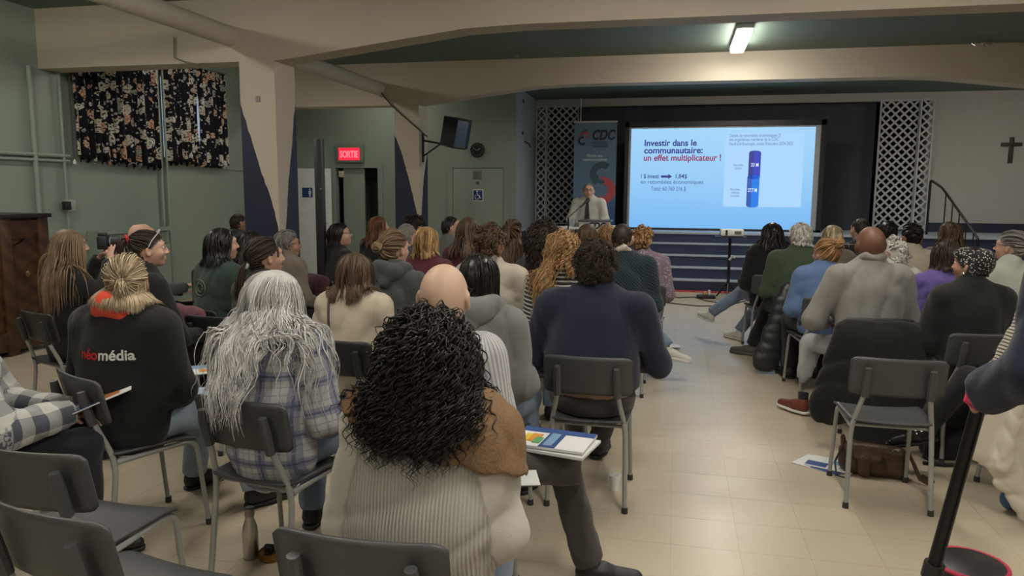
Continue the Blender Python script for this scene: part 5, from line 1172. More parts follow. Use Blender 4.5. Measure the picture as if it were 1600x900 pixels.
halfup = person('woman with long brown half-up hair in a pale sand coat', 802, 347, 1.315, 0, -8, 0, 1.0, False, 'fair', T(C_CREAM, 'jacket'), BLKT, hair=dict(style='tail', c='brown', L=.22, tie=(0, -.10, .04), below=.36, nb=400, vol=.022, w=.005), chair_label='chair under the woman in the sand coat')
dkcurly = person('woman with a mass of dark curly hair in charcoal, left of the lectern', 851, 354, 1.335, 0, 0, 0, 1.0, False, 'fair', T(C_DGREY), BLKT, hair=dict(style='curly', c='dark', L=.30, n=650, w=.004, vol=.06, helix=.010, freq=4, S=22, grav=.6, droop=.5), chair_label='chair under the woman with a mass of dark curls')
behind2 = person('dark-haired person just behind the mass of dark curls', 846, 344, 1.30, 0, 0, 0, 1.0, False, 'fair', T(C_BLACKS), BLKT, hair=dict(style='bob', c='dark', L=.24, vol=.02), chair_label='chair in front of the woman with dark curls')
bcurly = person('woman with very long golden curls, red bandana and striped top', 880, 364, 1.345, 0, -4, 0, 1.0, False, 'fair', T(STR, 'shirt'), JEAN, near=True, hair=dict(style='long', c='gold', L=.56, n=900, w=.003, vol=.036, helix=.009, freq=5, S=34, part=.25, swept=True, clump=90), collar=('scarf', fb('red_bandana', (.22, .012, .03), 'speckle', (.5, .45, .42), 60), .018, .030), chair_label='chair under the woman with golden curls')
knit = person('man with thinning dark hair in a dark teal knit with a cream collar', 973, 349, 1.36, 0, -6, 0, 1.12, True, 'fair', T(C_TEAL, inf=.020), JEAN, near=True, hair=dict(style='short', c='dark', L=.035, vol=.008, n=700, rec=.4), collar=('collar', C_CREAM2, .010, .014), chair_label='grey chair under the man in the dark teal knit', hips={'R': ((.15, .38, .55), (.38, .34, .30), (1, .2, -.2)), 'L': ((-.1, .4, .515), (-.1, .4, .1))}, shoe=(SHW, SOLEW, 'trainer'))
shortc = person('woman with short sandy-grey curls and a patterned lilac top, at the aisle', 1005, 356, 1.29, 0, -10, 0, 1.08, False, 'fair', T(fb('lilac_pattern', (.20, .15, .20), 'speckle', (.42, .38, .40), 55)), JEAN, hair=dict(style='curly', c='straw', L=.06, n=500, w=.005, vol=.022, helix=.007, freq=2), chair_label='chair under the woman in the patterned lilac top')
podh = person('woman with straight brown hair directly before the lectern', 918, 351, 1.31, 0, 0, 0, .95, False, 'fair', T(C_BLACKS), BLKT, hair=dict(style='long', c='brown', L=.34, vol=.018), chair_label='chair under the woman before the lectern')
redsm = person('reddish-haired person between the lectern and the man in teal', 948, 352, 1.28, 0, 0, 0, .95, False, 'fair', T(C_MAUVE), BLKT, hair=dict(style='short', c='gold', L=.08, vol=.02), chair_label='chair under the reddish-haired person by the lectern')
# --- right block
hood = person('person with long black hair in a black coat, aisle seat nearest the steps', 1207, 349, 1.305, 5, 8, 0, 1.0, False, 'tan', T(C_BLACKS, 'puffy'), JEAN, hair=dict(style='long', c='black', L=.36, vol=.03, n=420, w=.006), chair_label='grey chair under the black-haired person in the black coat', hips={'L': ((-.20, .36, .55), (-.52, .42, .30), (-.5, .9, .1)), 'R': ((.05, .40, .515), (-.20, .45, .1), (-.6, .8, 0))}, shoe=(SHW, SOLEW, 'plain'))
whitem = person('white-haired man in a moss green sweater', 1251, 350, 1.33, 6, 12, 0, 1.15, True, 'pink', T(C_GREEN2, inf=.020), BLKT, near=True, hair=dict(style='short', c='white', L=.06, n=1000, w=.0035, vol=.030, wave=.003), arms='crossed', chair_label='grey chair hung with the black puffer coat', hips={'L': ((-.16, .38, .515), (-.30, .40, .10), (-.8, .5, 0)), 'R': ((.12, .40, .515), (.12, .36, .10))}, shoe=(SHG, SHG, 'trainer'))
blonde2 = person('woman with straight blond hair, behind the blue shirt', 1300, 353, 1.295, 5, 10, 0, .98, False, 'fair', T(C_TAUPE), BLKT, hair=dict(style='bob', c='blond', L=.26, vol=.02, n=380, w=.005), chair_label='chair under the straight-haired blond woman')
straw = person('woman with a loose strawberry-blond updo in a blue shirt, hand at her face', 1289, 377, 1.225, 8, 22, 2, 1.04, False, 'fair', T(C_BLUE, 'shirt', inf=.020, fold=.010), BLKT, near=True, hs=.97, hair=dict(style='bun', c='straw', tie=(.015, -.085, .06), tw=.040, vol=.022, n=700), R=dict(e=(.27, .16, .32), w=(.20, .17, .54), h=(-.35, .1, 1), n=(-.9, .3, -.2)), hand='grip', chair_label='grey chair under the woman in the blue shirt')
plaidm = person('dark-haired man in a black and white checked shirt, behind the bald man in grey', 1345, 341, 1.36, 5, 15, 0, 1.05, True, 'fair', T(fb('window_check', (.02, .02, .022), 'plaid', ((.025, .025, .028), (.02, .02, .02), (.45, .45, .43)), 9), 'shirt'), BLKT, hair=dict(c='dark', **PHS), chair_label='chair under the man in the checked shirt')
blazer = person('bald dark-skinned man in a light grey blazer', 1361, 353, 1.39, 6, 6, 0, 1.16, True, 'brown', T(C_BLAZ, 'jacket', inf=.022, fold=.009), JEANG, hs=1.16, near=True, res=.009, collar=('collar', C_BLAZ, .014, .016), arms=dict(e=(.30, .04, .27), w=(.10, .22, .25)), L=dict(e=(-.34, .0, .27), w=(-.20, .22, .22)), hips={'L': ((-.26, .34, .50), (-.34, .16, .11), (-.6, .85, 0)), 'R': ((.14, .40, .515), (.14, .36, .10))}, shoe=(SHBR, SOLEW, 'plain'), chair_label='grey chair under the bald man in the grey blazer', coff=-.02)
whitew = person('woman with curly white hair in a white top, right of the grey blazer', 1395, 374, 1.245, 5, 25, -8, 1.0, False, 'pink', T(C_WHITE), BLKT, hair=dict(style='curly', c='white', L=.07, vol=.024, n=420, helix=.007, w=.005), chair_label='chair under the woman with white curls')
blk = person('black-haired person seated far back right, before the lattice', 1387, 346, 1.31, 5, 0, 0, 1.0, False, 'tan', T(C_BLACKS), BLKT, hair=dict(style='bob', c='black', L=.22, vol=.025), chair_label='chair under the black-haired person before the lattice')
phone = person('dark-haired woman in a cream cardigan holding up a phone', 1424, 352, 1.315, 4, 10, 0, 1.0, False, 'tan', T(C_CREAM, 'jacket'), BLKT, hair=dict(style='bun', c='black', vol=.018, tw=.03, tie=(0, -.09, .03)), R=dict(e=(.24, .22, .44), w=(.16, .30, .66), h=(0, .1, 1), n=(0, -1, 0)), hand='grip', chair_label='chair with a burgundy coat, under the woman holding up a phone')
brownl = person('woman with wavy brown hair in a mauve cardigan, far right', 1483, 348, 1.33, 5, 18, 0, 1.0, False, 'fair', T(C_MAUVE, 'jacket'), BLKT, hair=dict(style='long', c='brown', L=.34, vol=.028, wave=.01, n=420, w=.005), chair_label='chair under the woman with wavy brown hair')
purple = person('dark-haired woman in a violet sweater', 1480, 379, 1.262, 8, 10, 0, 1.0, False, 'fair', T(C_PURP, inf=.020), BLKT, near=True, hair=dict(style='bob', c='dark', L=.24, vol=.026, n=600), chair_label='black chair under the woman in violet', chair_proto=CH_B)
wrap = person('woman in a speckled black headwrap and black top', 1520, 387, 1.285, 8, 34, 0, 1.08, False, 'tan', T(C_BLACKS, inf=.018), JEANL, near=True, res=.010, coff=-.01, hair=dict(style='short', c='black', L=.02, n=200, vol=.004), chair_label='grey chair under the woman in the headwrap', waistz=.66)
# headwrap
hp_ = wrap['hpt']; pr = [ell((0, -.014, .008), (.084, .106, .094)), ell((0, -.075, .02), (.066, .052, .070)), cap((-.045, .045, .058), (.045, .045, .058), .034, .034), cap((-.058, -.05, -.040), (.058, -.05, -.040), .028, .028)]
wf = union(pr, .03); ff = folds(77, .006, 55)
V, Q = nets(lambda P: np.maximum(wf(P)+ff(P), -(P[:, 2]+.075-.55*np.maximum(P[:, 1]+.04, 0)*2)), *bounds(pr, .03), .008); V2 = V@wrap['Hm'].T+wrap['Hc']; np_obj('headwrap', V2, Q, fb('speckled_wrap', (.010, .010, .010), 'speckle', (.42, .40, .36), 75), wrap['root'], cuv=V)
m = MB(); bmesh.ops.create_uvsphere(m.bm, u_segments=10, v_segments=6, radius=.011, matrix=Matrix.Translation(hp_((-.084, -.006, -.058)))); m.build('earring', plain('silver_earring', (.8, .8, .8), .2, .9), wrap['root'])
grey3 = person('grey-haired woman with glasses in a pale top at the right edge', 1580, 364, 1.315, 12, 35, 0, 1.0, False, 'fair', T(fb('pale_sage_cloth', (.40, .42, .36))), BLKT, glasses=True, hair=dict(style='bun', c='grey', tie=(0, -.09, .0), tw=.03, vol=.022, n=400, w=.005), chair_label='chair under the grey-haired woman at the right edge')
# --- the presenter
pres = person('grey-haired presenter in a white shirt and dark tie speaking at the lectern', 0, 0, 1.75, 180-4, 12, -4, 1.08, True, 'pink', T(C_WHITE, 'shirt', inf=.016, hem=.56, fold=.007), BLKT, near=True, stand=True, glasses=True, belly=.03, pos=(at(920, 286, Y=11.5)[0], 11.5), hair=dict(style='short', c='grey', L=.04, vol=.010, n=700, rec=.5), arms=dict(e=(-.3, .02, .30), w=(-.2, .25, .22)), L=dict(e=(-.27, .04, .28), w=(-.20, .24, .16)), R=dict(e=(.27, .04, .28), w=(.20, .24, .16)), collar=('collar', C_WHITE, .010, .014), res=.010)
def on_front(I, pts, w, name, mat):
    P = np.array([(x, .5, z) for x, z in pts])
    for _ in range(60): P[:, 1] -= np.clip(I['tfn'](P)-.006, -.02, .02)*.7
    m = MB()
    for a, b, wa, wb in zip(P, P[1:], w, w[1:]): m.prism([(a[0]-wa, a[1], a[2]), (a[0]+wa, a[1], a[2]), (b[0]+wb, b[1], b[2]), (b[0]-wb, b[1], b[2])], (0, .006, 0))
    return m.build(name, mat, I['root'])
zc = pres['N'][2]; on_front(pres, [(0, zc-.02), (0, zc-.06), (.0, zc-.20), (.0, zc-.36), (0, zc-.44)], [.022, .018, .030, .042, .012], 'necktie', plain('tie_dark', (.02, .02, .03), .5))
# --- right edge: standing figure in navy, seated woman behind it
sman = person('person standing at the right edge in a navy jacket, holding a black pole', 0, 0, 1.84, 8, 0, 0, 1.15, True, 'tan', T(fb('navy_jacket_cloth', (.008, .013, .036)), 'jacket', inf=.026, hem=.42, fold=.010, ff=36), fb('navy_trouser', (.012, .018, .04)), near=True, res=.010, stand=True, pos=(1.16, 2.13), hair=dict(style='short', c='dark', L=.05, vol=.012, n=400), L=dict(e=(-.265, -.03, .24), w=(-.28, .17, .13), h=(.1, .8, -.45), n=(1, 0, .1)), hand='fist')
ha = sman['A'][0]; hw = rotz(sman['yaw'])@ha[2]+sman['loc']
stripe = person('seated woman with a black and cream striped sleeve, beside the white coat', 0, 0, 1.31, 20, -10, 0, 1.05, False, 'fair', T(fb('cream_stripe_knit', (.44, .40, .34), 'stripe_h', (.05, .045, .045), 55), inf=.022), BLKT, near=True, pos=(1.97, 4.32), hair=dict(style='long', c='brown', L=.34, n=400), chair_label='chair at the right edge hung with the white puffer coat', L=dict(e=(-.33, .0, .22), w=(-.14, .18, .18)),
    hips={'L': ((-.20, .36, .56), (-.42, .40, .28), (-.9, .3, -.25)), 'R': ((.1, .4, .515), (.1, .4, .1))}, shoe=(plain('black_patent', (.01, .01, .01), .15), SHB, 'plain'))
# --- left edge: plaid sleeve
plaidw = person('woman at the left edge in a navy and white checked shirt holding a booklet', -62, 420, 1.28, -45, -5, -6, 1.1, False, 'fair', T(fb('buffalo_check', (.5, .5, .5), 'check', ((.50, .50, .48), (.030, .036, .065)), 8.5), 'jacket', inf=.034, hem=.44, fold=.010), fb('dark_denim', (.010, .012, .018)), near=True, hair=dict(style='long', c='brown', L=.30, n=400), R=dict(e=(.27, .10, .22), w=(.10, .34, .22), h=(-.2, 1, .2)), L=dict(e=(-.24, .10, .22), w=(.02, .36, .20)), chair_label='chair at the left edge under the woman in the checked shirt')
# ================================================================== OTHER CHAIRS AND THINGS
chair(1.105, 4.12, math.radians(-1), 'empty grey chair on the open floor at the right, nearest the leather bag', group='audience chairs')
chair(-1.95, 2.05, 0, 'empty grey chair at the lower left edge, farther of two')
chair(-1.50, 1.70, math.radians(-9), 'empty grey chair in the lower left corner, nearest the camera')
chair(-2.86, 4.36, math.radians(-5), 'empty black chair with a paper on its seat, behind the lettered jacket', CH_B)
def paper(x, y, z, w, l, rz, label, name='booklet', cat='booklet', th=.004, col=(.62, .63, .64), panels=(), tilt=0.0, n=1):
    r = empty(name, (x, y, z), rz, label, cat); r.rotation_euler = (tilt, 0, rz)
    MB().box((-w/2, -l/2, 0), (w/2, l/2, th), .001).build('pages', plain('paper_%d' % int(col[0]*100), col, .6, var=.03), r)
    for k, (x0, y0, x1, y1, c) in enumerate(panels): MB().box((-w/2+x0*w, -l/2+y0*l, th), (-w/2+x1*w, -l/2+y1*l, th+.0006*(k+1))).build('cover_print', plain('print_%02d%02d%02d' % tuple(int(q*99) for q in c), c, .5), r, smooth=False)
    return r
BLp = (.03, .07, .22); LBp = (.18, .30, .45); ORp = (.60, .25, .04); GNp = (.10, .30, .12); YLp = (.65, .50, .06)
p = at(868, 697, z=.612); paper(p[0], p[1], .612, .30, .22, -.22, 'white booklet on the striped-shirt man\'s lap, lower of two', th=.012)
paper(p[0]-.01, p[1]+.01, .627, .30, .22, -.14, 'blue, white and orange booklet on the striped-shirt man\'s lap, top of the stack', th=.012, panels=((0, .75, 1, 1, BLp), (.40, 0, .62, .75, BLp), (.44, .1, .56, .75, LBp), (.12, .25, .22, .6, YLp), (.20, .22, .34, .62, ORp), (.28, .15, .38, .45, GNp)))
p = at(822, 733, z=.60); paper(p[0], p[1], .565, .09, .14, .3, 'white sheet between the curly-haired woman and the booklets', 'paper_sheet', 'paper')
p = at(1285, 727, z=0); paper(p[0], p[1], .001, .21, .28, .95, 'white and blue booklet lying on the floor beside the leather bag, lower', th=.005, panels=((0, 0, .35, .6, BLp),))
paper(p[0]+.05, p[1]+.0, .008, .20, .26, 1.15, 'white and blue booklet lying on the floor beside the leather bag, upper', th=.005, panels=((.05, .55, .45, 1, BLp), (.5, .2, .8, .5, LBp)))
p = at(308, 494, z=.47); paper(-2.87, 4.34, .462, .21, .15, .2, 'white paper lying on the empty black chair', 'paper_sheet', 'paper')
p = at(328, 576, z=.63); paper(p[0], p[1], .625, .21, .29, -.9, 'white and blue booklet on the lap of the woman in the lettered jacket', panels=((.0, .0, .4, 1, LBp), (.5, .3, .8, .6, ORp)), th=.006)
S_q = plaidw['A'][1]; p = rotz(plaidw['yaw'])@(S_q[2]+[0, .14, .05])+plaidw['loc']; r_ = paper(p[0], p[1], p[2], .17, .24, -.9, 'open booklet with a blue cover held by the woman in the checked shirt', panels=((.0, .0, 1, .42, BLp), (.1, .44, .9, .8, (.45, .16, .05))), tilt=.35, th=.005)
p = at(1046, 541, z=.0); p = at(1046, 541, z=.02); paper(p[0], p[1], .02, .21, .15, .3, 'small white paper at the aisle below the navy sleeve', 'paper_sheet', 'paper')
# steel bottle, amber tin, cup, water bottle
b = empty('steel_bottle', (-1.775, 2.74, 0), 0, 'brushed steel drinking bottle on the floor left of the oatmeal sweater', 'bottle')
MB().lathe([(.030, 0), (.034, .006), (.034, .115), (.030, .145), (.019, .178), (.018, .192)], 24).build('bottle_body', STEEL, b); MB().lathe([(.019, .192), (.021, .195), (.021, .228), (.017, .232), (.001, .232)], 24).build('cap', plain('steel_cap', (.30, .28, .26), .3, 1.0), b)
q = at(424, 872, z=0); b = empty('amber_tin', (q[0], q[1], 0), 0, 'low round amber tin beside the steel bottle on the floor', 'tin')
MB().lathe([(.048, 0), (.055, .008), (.055, .034), (.050, .038), (.046, .030), (.001, .028)], 28).build('tin_body', plain('amber', (.20, .10, .02), .25, .5), b); MB().box((-.03, -.01, .028), (.01, .012, .062), .006).build('dark_piece', BLACKP, b)
q = at(960, 765, z=0); b = tag(MB().lathe([(.024, 0), (.032, .085), (.030, .085), (.023, .004), (.001, .004)], 20).build('paper_cup', WHITEP), 'white paper cup on the floor beside the navy man\'s chair', 'cup'); b.location = (q[0], q[1], 0)
q = at(841, 657, z=.20); b = empty('water_bottle', (q[0], q[1], 0), 0, 'clear water bottle with a blue label standing behind the booklets', 'bottle')
MB().lathe([(.026, 0), (.030, .01), (.029, .07), (.031, .12), (.026, .15), (.012, .175), (.012, .182)], 18).build('bottle_body', glass, b); MB().lathe([(.0305, .07), (.0315, .075), (.0322, .118), (.031, .12)], 18).build('paper_label', plain('label_blue', (.05, .15, .45), .5), b); MB().lathe([(.014, .18), (.015, .182), (.015, .198), (.001, .199)], 14).build('cap', WHITEP, b)
# brown leather bag beside the empty chair
q = at(1368, 748, z=0); lb_ = empty('leather_bag', (q[0], q[1]+.06, 0), math.radians(-8), 'brown leather shoulder bag on the floor under the empty grey chair', 'bag')
t = NT('brown_leather'); o = t.coord(); c = t.mix(t.noise(o, 10, 5), (.030, .015, .009), (.085, .045, .026)); t.base(c, .42); t.bump(t.noise(o, 40, 5), .4, .006); LEA = t.m
sdf_obj('bag_body', [cap((-.12, 0, .06), (.12, 0, .06), .065, .065, (1, .85, 1)), cap((-.13, 0, .13), (.13, 0, .12), .055, .055, (1, .8, 1))], LEA, lb_, .008, .03, folds(3, .010, 40), lambda P, d: np.maximum(d, .004-P[:, 2]))
sdf_obj('flap', [cap((-.12, -.015, .15), (.12, -.015, .14), .045, .045, (1, .9, .9)), cap((-.10, -.055, .11), (.02, -.055, .11), .02, .02)], LEA, lb_, .008, .03, folds(4, .006, 50))
sdf_obj('front_pocket', [cap((-.055, -.066, .04), (-.055, -.066, .10), .035, .035, (1, .45, 1))], LEA, lb_, .007, .02, folds(5, .004, 60)); sdf_obj('side_piece', [cap((-.15, -.01, .05), (-.17, .0, .21), .022, .014, (1, 1.4, 1))], LEA, lb_, .008)
MB().tube([(.13, 0, .15), (.17, -.02, .16), (.20, -.04, .10), (.23, -.06, .03), (.27, -.06, .012), (.30, -.02, .012), (.26, .05, .012)], .011, 8).build('strap', LEA, lb_)
for x in (.10, .04): MB().tube([(x+.016*math.cos(a), -.045, .165+.012*math.sin(a)) for a in np.linspace(0, 6.283, 11)], .003, 5).build('buckle', STEEL, lb_)
MB().tube([(-.17, -.03, .16), (-.21, -.08, .08), (-.20, -.12, .012), (-.15, -.14, .012)], .006, 6).build('cord', BLACKP, lb_)
# black backpack at right
q = at(1482, 730, z=0); bk = empty('backpack', (q[0]+.05, q[1]+.15, 0), .1, 'black backpack standing on the floor between the right-hand chairs', 'backpack')
sdf_obj('backpack_body', [cap((-.09, 0, .10), (.09, 0, .10), .095, .095, (1, .75, 1)), cap((-.08, 0, .30), (.08, 0, .30), .085, .085, (1, .7, 1))], BLKT, bk, .014, .04, folds(6, .006, 40), lambda P, d: np.maximum(d, .004-P[:, 2]))
MB().tube([(-.12, -.05, .34), (-.17, -.09, .2), (-.19, -.10, .04), (-.12, -.12, .012)], .010, 6).build('strap', BLKT, bk); MB().tube([(-.2, -.12, .012), (-.1, -.14, .012), (.0, -.13, .012)], .012, 6).build('strap', BLKT, bk)
# coats hanging on chair backs
def coat(name, X, Y, rz, prims, mat, label, puff=0.0, h=.012, seed=1, amp=.010, ff=34, hem=None, cat='coat'):
    r = empty(name, (X, Y, 0), rz, label, cat); fd = folds(seed, amp, ff)
    def clip(P, d):
        if puff: d = d-(.007 if puff < .1 else .004)*np.abs(np.sin(P[:, 2]*math.pi/puff+P[:, 0]*3+.6*np.sin(P[:, 0]*9)))+.004
        return np.maximum(d, .02-P[:, 2])
    o = sdf_obj('coat_body', prims, mat, r, h, .035, fd, clip); return r, o
S3 = (1, .40, 1)
coat('black_coat', 1.27, 5.22, 0, [cap((-.20, -.285, .76), (.20, -.285, .76), .055, .055, (1, .7, 1)), cap((-.16, -.31, .66), (-.24, -.33, .30), .12, .15, S3), cap((.12, -.31, .66), (.10, -.33, .22), .14, .17, S3), cap((0, -.31, .6), (-.02, -.34, .15), .16, .13, S3), cap((-.26, -.33, .30), (-.30, -.33, .22), .09, .07, S3), cap((.26, -.30, .5), (.34, -.30, .36), .07, .06, S3)], C_BLACKS, 'large black coat hanging over the chair of the man in the grey blazer', seed=21, amp=.014, ff=26)
PUFF = plain('black_nylon', (.022, .023, .027), .42, bump=.2, bscale=12)
cx, cyy = whitem['loc'][0], whitem['loc'][1]
pc_, _ = coat('puffer_coat', cx, cyy, math.radians(6), [cap((-.16, -.285, .76), (.12, -.285, .76), .055, .055, (1, .7, 1)), cap((-.18, -.32, .66), (-.33, -.36, .12), .09, .11, (1, .55, 1))], PUFF, 'long black quilted coat hanging on the chair of the man in green', .085, seed=22, amp=.009, ff=50)
sdf_obj('coat_lining', [cap((.0, -.33, .68), (-.08, -.41, .13), .11, .14, (1, .45, 1))], PUFF, pc_, .012, .035, folds(23, .010, 34), lambda P, d: np.maximum(d, .02-P[:, 2]))
WP = plain('ivory_nylon', (.58, .54, .46), .6, bump=.25, bscale=9)
coat('white_puffer_coat', 1.70, 4.27, math.radians(8), [cap((-.20, -.29, .735), (.26, -.29, .75), .045, .05, (1, .7, 1)), cap((-.16, -.315, .62), (-.20, -.32, .40), .13, .12, (1, .26, 1)), cap((-.02, -.32, .58), (-.08, -.34, .26), .14, .11, (1, .28, 1)), cap((.14, -.32, .58), (.10, -.34, .2), .13, .12, (1, .3, 1)), cap((-.10, -.33, .28), (-.02, -.37, .07), .075, .05, (1, .5, 1)), cap((-.10, -.345, .64), (-.16, -.36, .30), .045, .04), cap((.04, -.345, .62), (.06, -.37, .16), .05, .05)], WP, 'ivory white puffer coat hanging over the chair at the right edge', .11, seed=24, amp=.012, ff=60, h=.009)
coat('pink_coat', green1['loc'][0], green1['loc'][1], green1['yaw'], [cap((-.18, -.285, .77), (.12, -.285, .77), .05, .05, (1, .7, 1)), cap((-.10, -.30, .70), (-.10, -.32, .42), .11, .12, S3), cap((-.22, -.28, .68), (-.27, -.28, .45), .06, .05), cap((.1, -.3, .68), (.12, -.31, .5), .08, .08, S3)], C_PINKJ, 'dusty pink coat hanging over a black chair behind the dark green jacket', seed=25)
coat('burgundy_coat', dark1['loc'][0], dark1['loc'][1], dark1['yaw'], [cap((-.18, -.285, .78), (.16, -.285, .78), .06, .06, (1, .8, 1)), cap((-.10, -.30, .70), (-.10, -.32, .35), .12, .14, S3), cap((.1, -.3, .68), (.12, -.31, .4), .12, .12, S3)], fb('dark_burgundy', (.06, .018, .025)), 'dark burgundy coat on the chair behind the black post', seed=26)
coat('red_coat', phone['loc'][0], phone['loc'][1], phone['yaw'], [cap((-.18, -.285, .78), (.16, -.285, .78), .06, .06, (1, .8, 1)), cap((-.10, -.30, .70), (-.10, -.32, .35), .12, .14, S3), cap((.1, -.3, .68), (.12, -.31, .4), .12, .12, S3)], C_BURG, 'burgundy coat on the chair of the woman holding up a phone', seed=27)
# shawl over the oatmeal sweater
I = curly; zt = .0
sp_ = [p.grow(.026) for p in I['tp'][1:]]; sf_ = union(sp_, .05); fd_ = folds(41, .010, 40); nk = cap(I['N']-[0, 0, .05], I['Hc'], .085, .085)
def shf(P):
    d = sf_(P)+fd_(P); x, z = P[:, 0], P[:, 2]; edge = np.where(x > -.16, .955-.26*(x+.16), .955-.9*(x+.16)); edge = np.where(x > .31, edge+5*(x-.31), edge)
    d = np.maximum(d, edge-z+.006*np.sin(x*60)); return np.maximum(d, -(nk.d(P)))
V, Q = nets(shf, *bounds(sp_, .05), .009)
t = NT('shawl_check'); uv = t.attr('cuv'); s_ = t.n('SeparateXYZ'); t.l(uv, s_.inputs[0]); a_ = t.math('ADD', s_.outputs[0], t.math('MULTIPLY', s_.outputs[1], .35))
c = t.ramp(t.math('MULTIPLY_ADD', s_.outputs[0], 1.5, .5), [(0, (.20, .115, .065)), (.25, (.24, .15, .09)), (.40, (.06, .05, .06)), (.50, (.028, .028, .045)), (.62, (.26, .165, .095)), (.93, (.30, .20, .12))], 'CONSTANT')
c2_ = t.mix(t.math('GREATER_THAN', s_.outputs[1], 1.075), c, (.06, .025, .04)); c2_ = t.mix(t.noise(uv, 160, 3), t.mix(.35, c2_, (.01, .01, .01)), c2_); t.base(c2_, .95, .2); t.bump(t.noise(uv, 120, 4), .7, .006)
np_obj('shawl', V, Q, t.m, I['root'], cuv=np.stack([V[:, 0], V[:, 2], V[:, 1]], 1))['label'] = 'tan and navy checked wool shawl over the shoulders'
# camera held up by the photographer, phones
I = photog; Mz = rotz(I['yaw']); la, ra = I['A'][0][2], I['A'][1][2]; mid = (la+ra)/2; cw = Mz@mid+I['loc']; hc = Mz@(I['Hm']@Vv((0, .20, .01))+I['Hc'])+I['loc']
cm = empty('camera', tuple(hc+[0, 0, -.0]), I['yaw']+math.radians(-26), 'black photo camera with a short lens held before the face of the long-haired woman', 'camera')
MB().box((-.068, -.03, -.045), (.068, .03, .045), .008).box((-.025, -.03, .04), (.025, .025, .068), .008).build('camera_body', BLACKP, cm); MB().lathe([(.034, 0), (.036, .02), (.034, .075), (.036, .085), (.030, .085), (.026, .078), (.001, .078)], 24, Matrix.Translation((0, .03, 0)) @ Matrix.Rotation(-math.pi/2, 4, 'X')).build('lens', BLACKP, cm)
MB().tube([(.036*math.cos(a), .045, .036*math.sin(a)) for a in np.linspace(0, 6.283, 21)], .0025, 6).build('lens_ring', plain('lens_ring_blue', (.2, .35, .5), .2), cm)
def in_hand(I, side, name, mk, label, cat, fwd=.11, up=.0):
    S_, E, Wr, hd, n = I['A'][side]; hd = hd/np.linalg.norm(hd); p = rotz(I['yaw'])@(Wr+hd*fwd+[0, 0, up])+I['loc']; e = empty(name, tuple(p), I['yaw'], label, cat); mk(e); return e
def mkphone(e): e.rotation_euler[0] = .5; MB().box((-.036, -.004, -.075), (.036, .004, .075), .006).build('case', BLACKP, e); MB().box((-.033, -.0055, -.070), (.033, -.004, .070)).build('screen', plain('phone_glass', (.35, .36, .38), .15), e)
in_hand(phone, 1, 'phone', mkphone, 'phone held up by the woman in the cream cardigan', 'phone', .10, .05)
def mkpaper(e): e.rotation_euler[0] = .6; MB().box((-.05, -.002, -.06), (.05, .002, .06), .001).build('card', WHITEP, e)
in_hand(scrunch, 1, 'white_card', mkpaper, 'white card in the hands of the woman with the red scrunchie', 'card', .10, .03)
def mkbag(e): MB().box((-.14, -.04, -.16), (.14, .05, .14), .03).build('bag_body', BLKT, e); MB().box((-.13, .05, .12), (.10, .055, .16), .003).build('folded_sheet', WHITEP, e)
in_hand(baldfar, 1, 'black_folder_bag', mkbag, 'black bag on the knees of the bald man by the radiator', 'bag', .10, .0)
# handbag with a gold chain beside the blond woman
q = at(128, 720, z=0); hb = empty('black_handbag', (q[0]+.02, q[1]+.05, 0), .3, 'soft black handbag with a gold chain on the floor left of the lettered jacket', 'handbag')
sdf_obj('bag_body', [cap((-.10, 0, .10), (.10, 0, .10), .095, .095, (1, .7, 1)), cap((-.04, 0, .24), (.04, 0, .24), .06, .06, (1, .7, 1))], BLKT, hb, .014, .04, folds(9, .012, 40), lambda P, d: np.maximum(d, .004-P[:, 2]))
m = MB()
for k in range(12):
    a = k/11; c0 = Vector((-.07+.16*a, -.06, .26+.09*math.sin(a*3.14))); m.tube([c0+Vector((.012*math.cos(w), .004*(k % 2)*math.sin(w), .009*math.sin(w))) for w in np.linspace(0, 6.283, 9)], .003, 5)
tag(m.build('gold_chain', plain('gold', (.6, .42, .15), .25, 1.0), hb), kind='stuff')
# pole held at the right edge
p1 = hw+rotz(sman['yaw'])@(ha[3]/np.linalg.norm(ha[3])*.085+np.array([.02, 0, 0])); p2 = at(1457, 893, Y=2.40); dr = (p2-p1)/np.linalg.norm(p2-p1); p3 = p2+dr*((p2[2]-.02)/-dr[2]); pl_ = empty('black_pole', tuple(p3), 0, 'black leaning tripod pole held by the person in navy at the right edge', 'pole')
L0 = [tuple(q-p3) for q in (p1-dr*.06, p1*.5+p2*.5, p2)]; MB().tube(L0, [.020, .020, .021], 12).build('upper_tube', BLACKM, pl_); MB().tube([tuple(p2-p3), tuple((0, 0, 0))], [.015, .014], 12).build('lower_tube', BLACKM, pl_)
MB().tube([tuple(p2-p3-dr*.03), tuple(p2-p3+dr*.02)], .030, 12).build('clamp', BLACKP, pl_); MB().tube([tuple(p1-p3-dr*.08), tuple(p1-p3-dr*.045)], .026, 12).build('grip', BLACKP, pl_); MB().lathe([(.02, -.02), (.024, 0), (.02, .02)], 12).build('foot_tip', RUB, pl_)
MB().tube([tuple(p1-p3+Vv(q)) for q in ((-.03, 0, .03), (-.045, -.02, .0), (-.02, -.03, -.02), (.02, -.02, .0))], .008, 6).build('wrist_strap', plain('strap_red', (.45, .02, .06), .6), pl_)
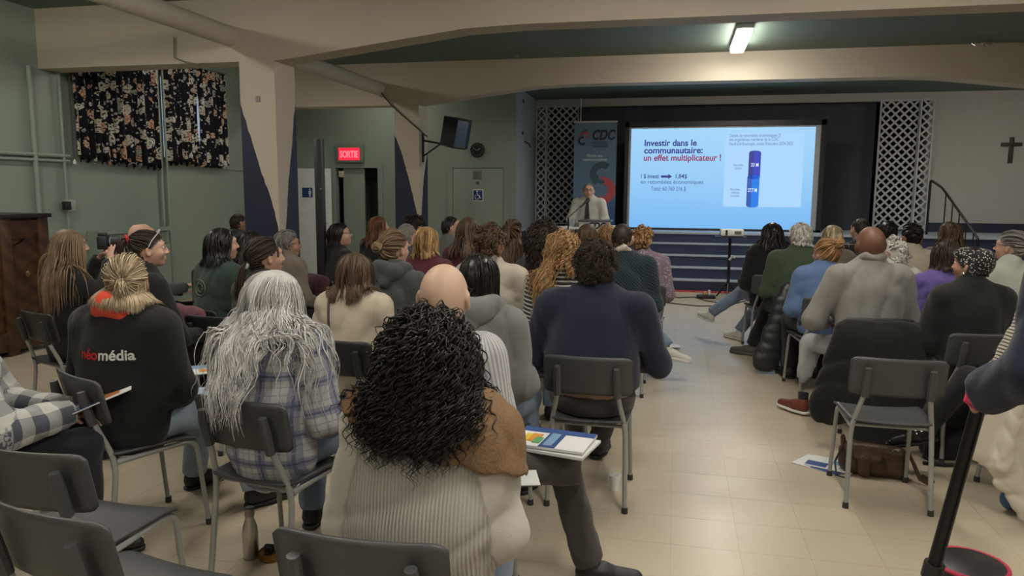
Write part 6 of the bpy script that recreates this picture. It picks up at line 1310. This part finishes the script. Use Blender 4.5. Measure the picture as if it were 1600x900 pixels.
# printed carrier bag at the right edge
q = at(1596, 800, z=0); cbg = empty('printed_carrier_bag', (q[0]+.04, q[1], 0), .2, 'colourful blue and red carrier bag on the floor at the right edge', 'bag')
sdf_obj('bag_body', [cap((-.09, 0, .07), (.09, 0, .07), .06, .06, (1, .8, 1)), cap((-.08, 0, .20), (.08, 0, .20), .05, .05, (1, .6, 1))], plain('bag_blue', (.03, .08, .16), .35), cbg, .01, .03, folds(14, .008, 40), lambda P, d: np.maximum(d, .004-P[:, 2]))
MB().box((-.06, -.062, .14), (.0, -.056, .2), .004).build('red_print', plain('bag_red', (.5, .04, .03), .4), cbg); MB().lathe([(.001, 0), (.022, 0), (.022, .005), (.001, .005)], 14, Matrix.Translation((.02, -.060, .12)) @ Rx).build('yellow_print', plain('bag_yellow', (.6, .4, .05), .4), cbg); MB().box((-.05, -.062, .03), (.05, -.056, .06), .004).build('teal_print', plain('bag_teal', (.05, .25, .3), .4), cbg)
MB().tube([(-.06, 0, .24), (-.03, 0, .32), (.03, 0, .32), (.06, 0, .24)], .006, 6).build('handle', plain('bag_red', (.5, .04, .03), .4), cbg)
q = at(1532, 893, z=.22); rb = empty('red_rimmed_case', (q[0], q[1]+.1, 0), 0, 'round black case with a red rim at the bottom edge beside the pole', 'case')
MB().lathe([(.10, 0), (.13, .03), (.13, .20), (.10, .215), (.001, .22)], 28).build('case_body', BLACKP, rb); MB().tube([(.128*math.cos(a), .128*math.sin(a), .20) for a in np.linspace(0, 6.283, 29)], .008, 8).build('rim', plain('strap_red', (.45, .02, .06), .6), rb)
# bag strap of the woman in the cream fleece
I = cream; P = np.array([(-.10+.03*math.sin(k*.5)-.0*k, -.5, 1.06-.045*k) for k in range(8)]); P[:, 0] = np.linspace(-.115, -.06, 8)
for _ in range(60): P[:, 1] += np.clip(I['tfn'](P)-.004, -.02, .02)*.7
MB().tube([tuple(p) for p in P], .007, 6).build('bag_strap', plain('strap_dark', (.03, .02, .018), .5), I['root'])
for pr_ in ():
    if pr_.location.z < -10:
        for c_ in list(pr_.children): bpy.data.objects.remove(c_)
        bpy.data.objects.remove(pr_)
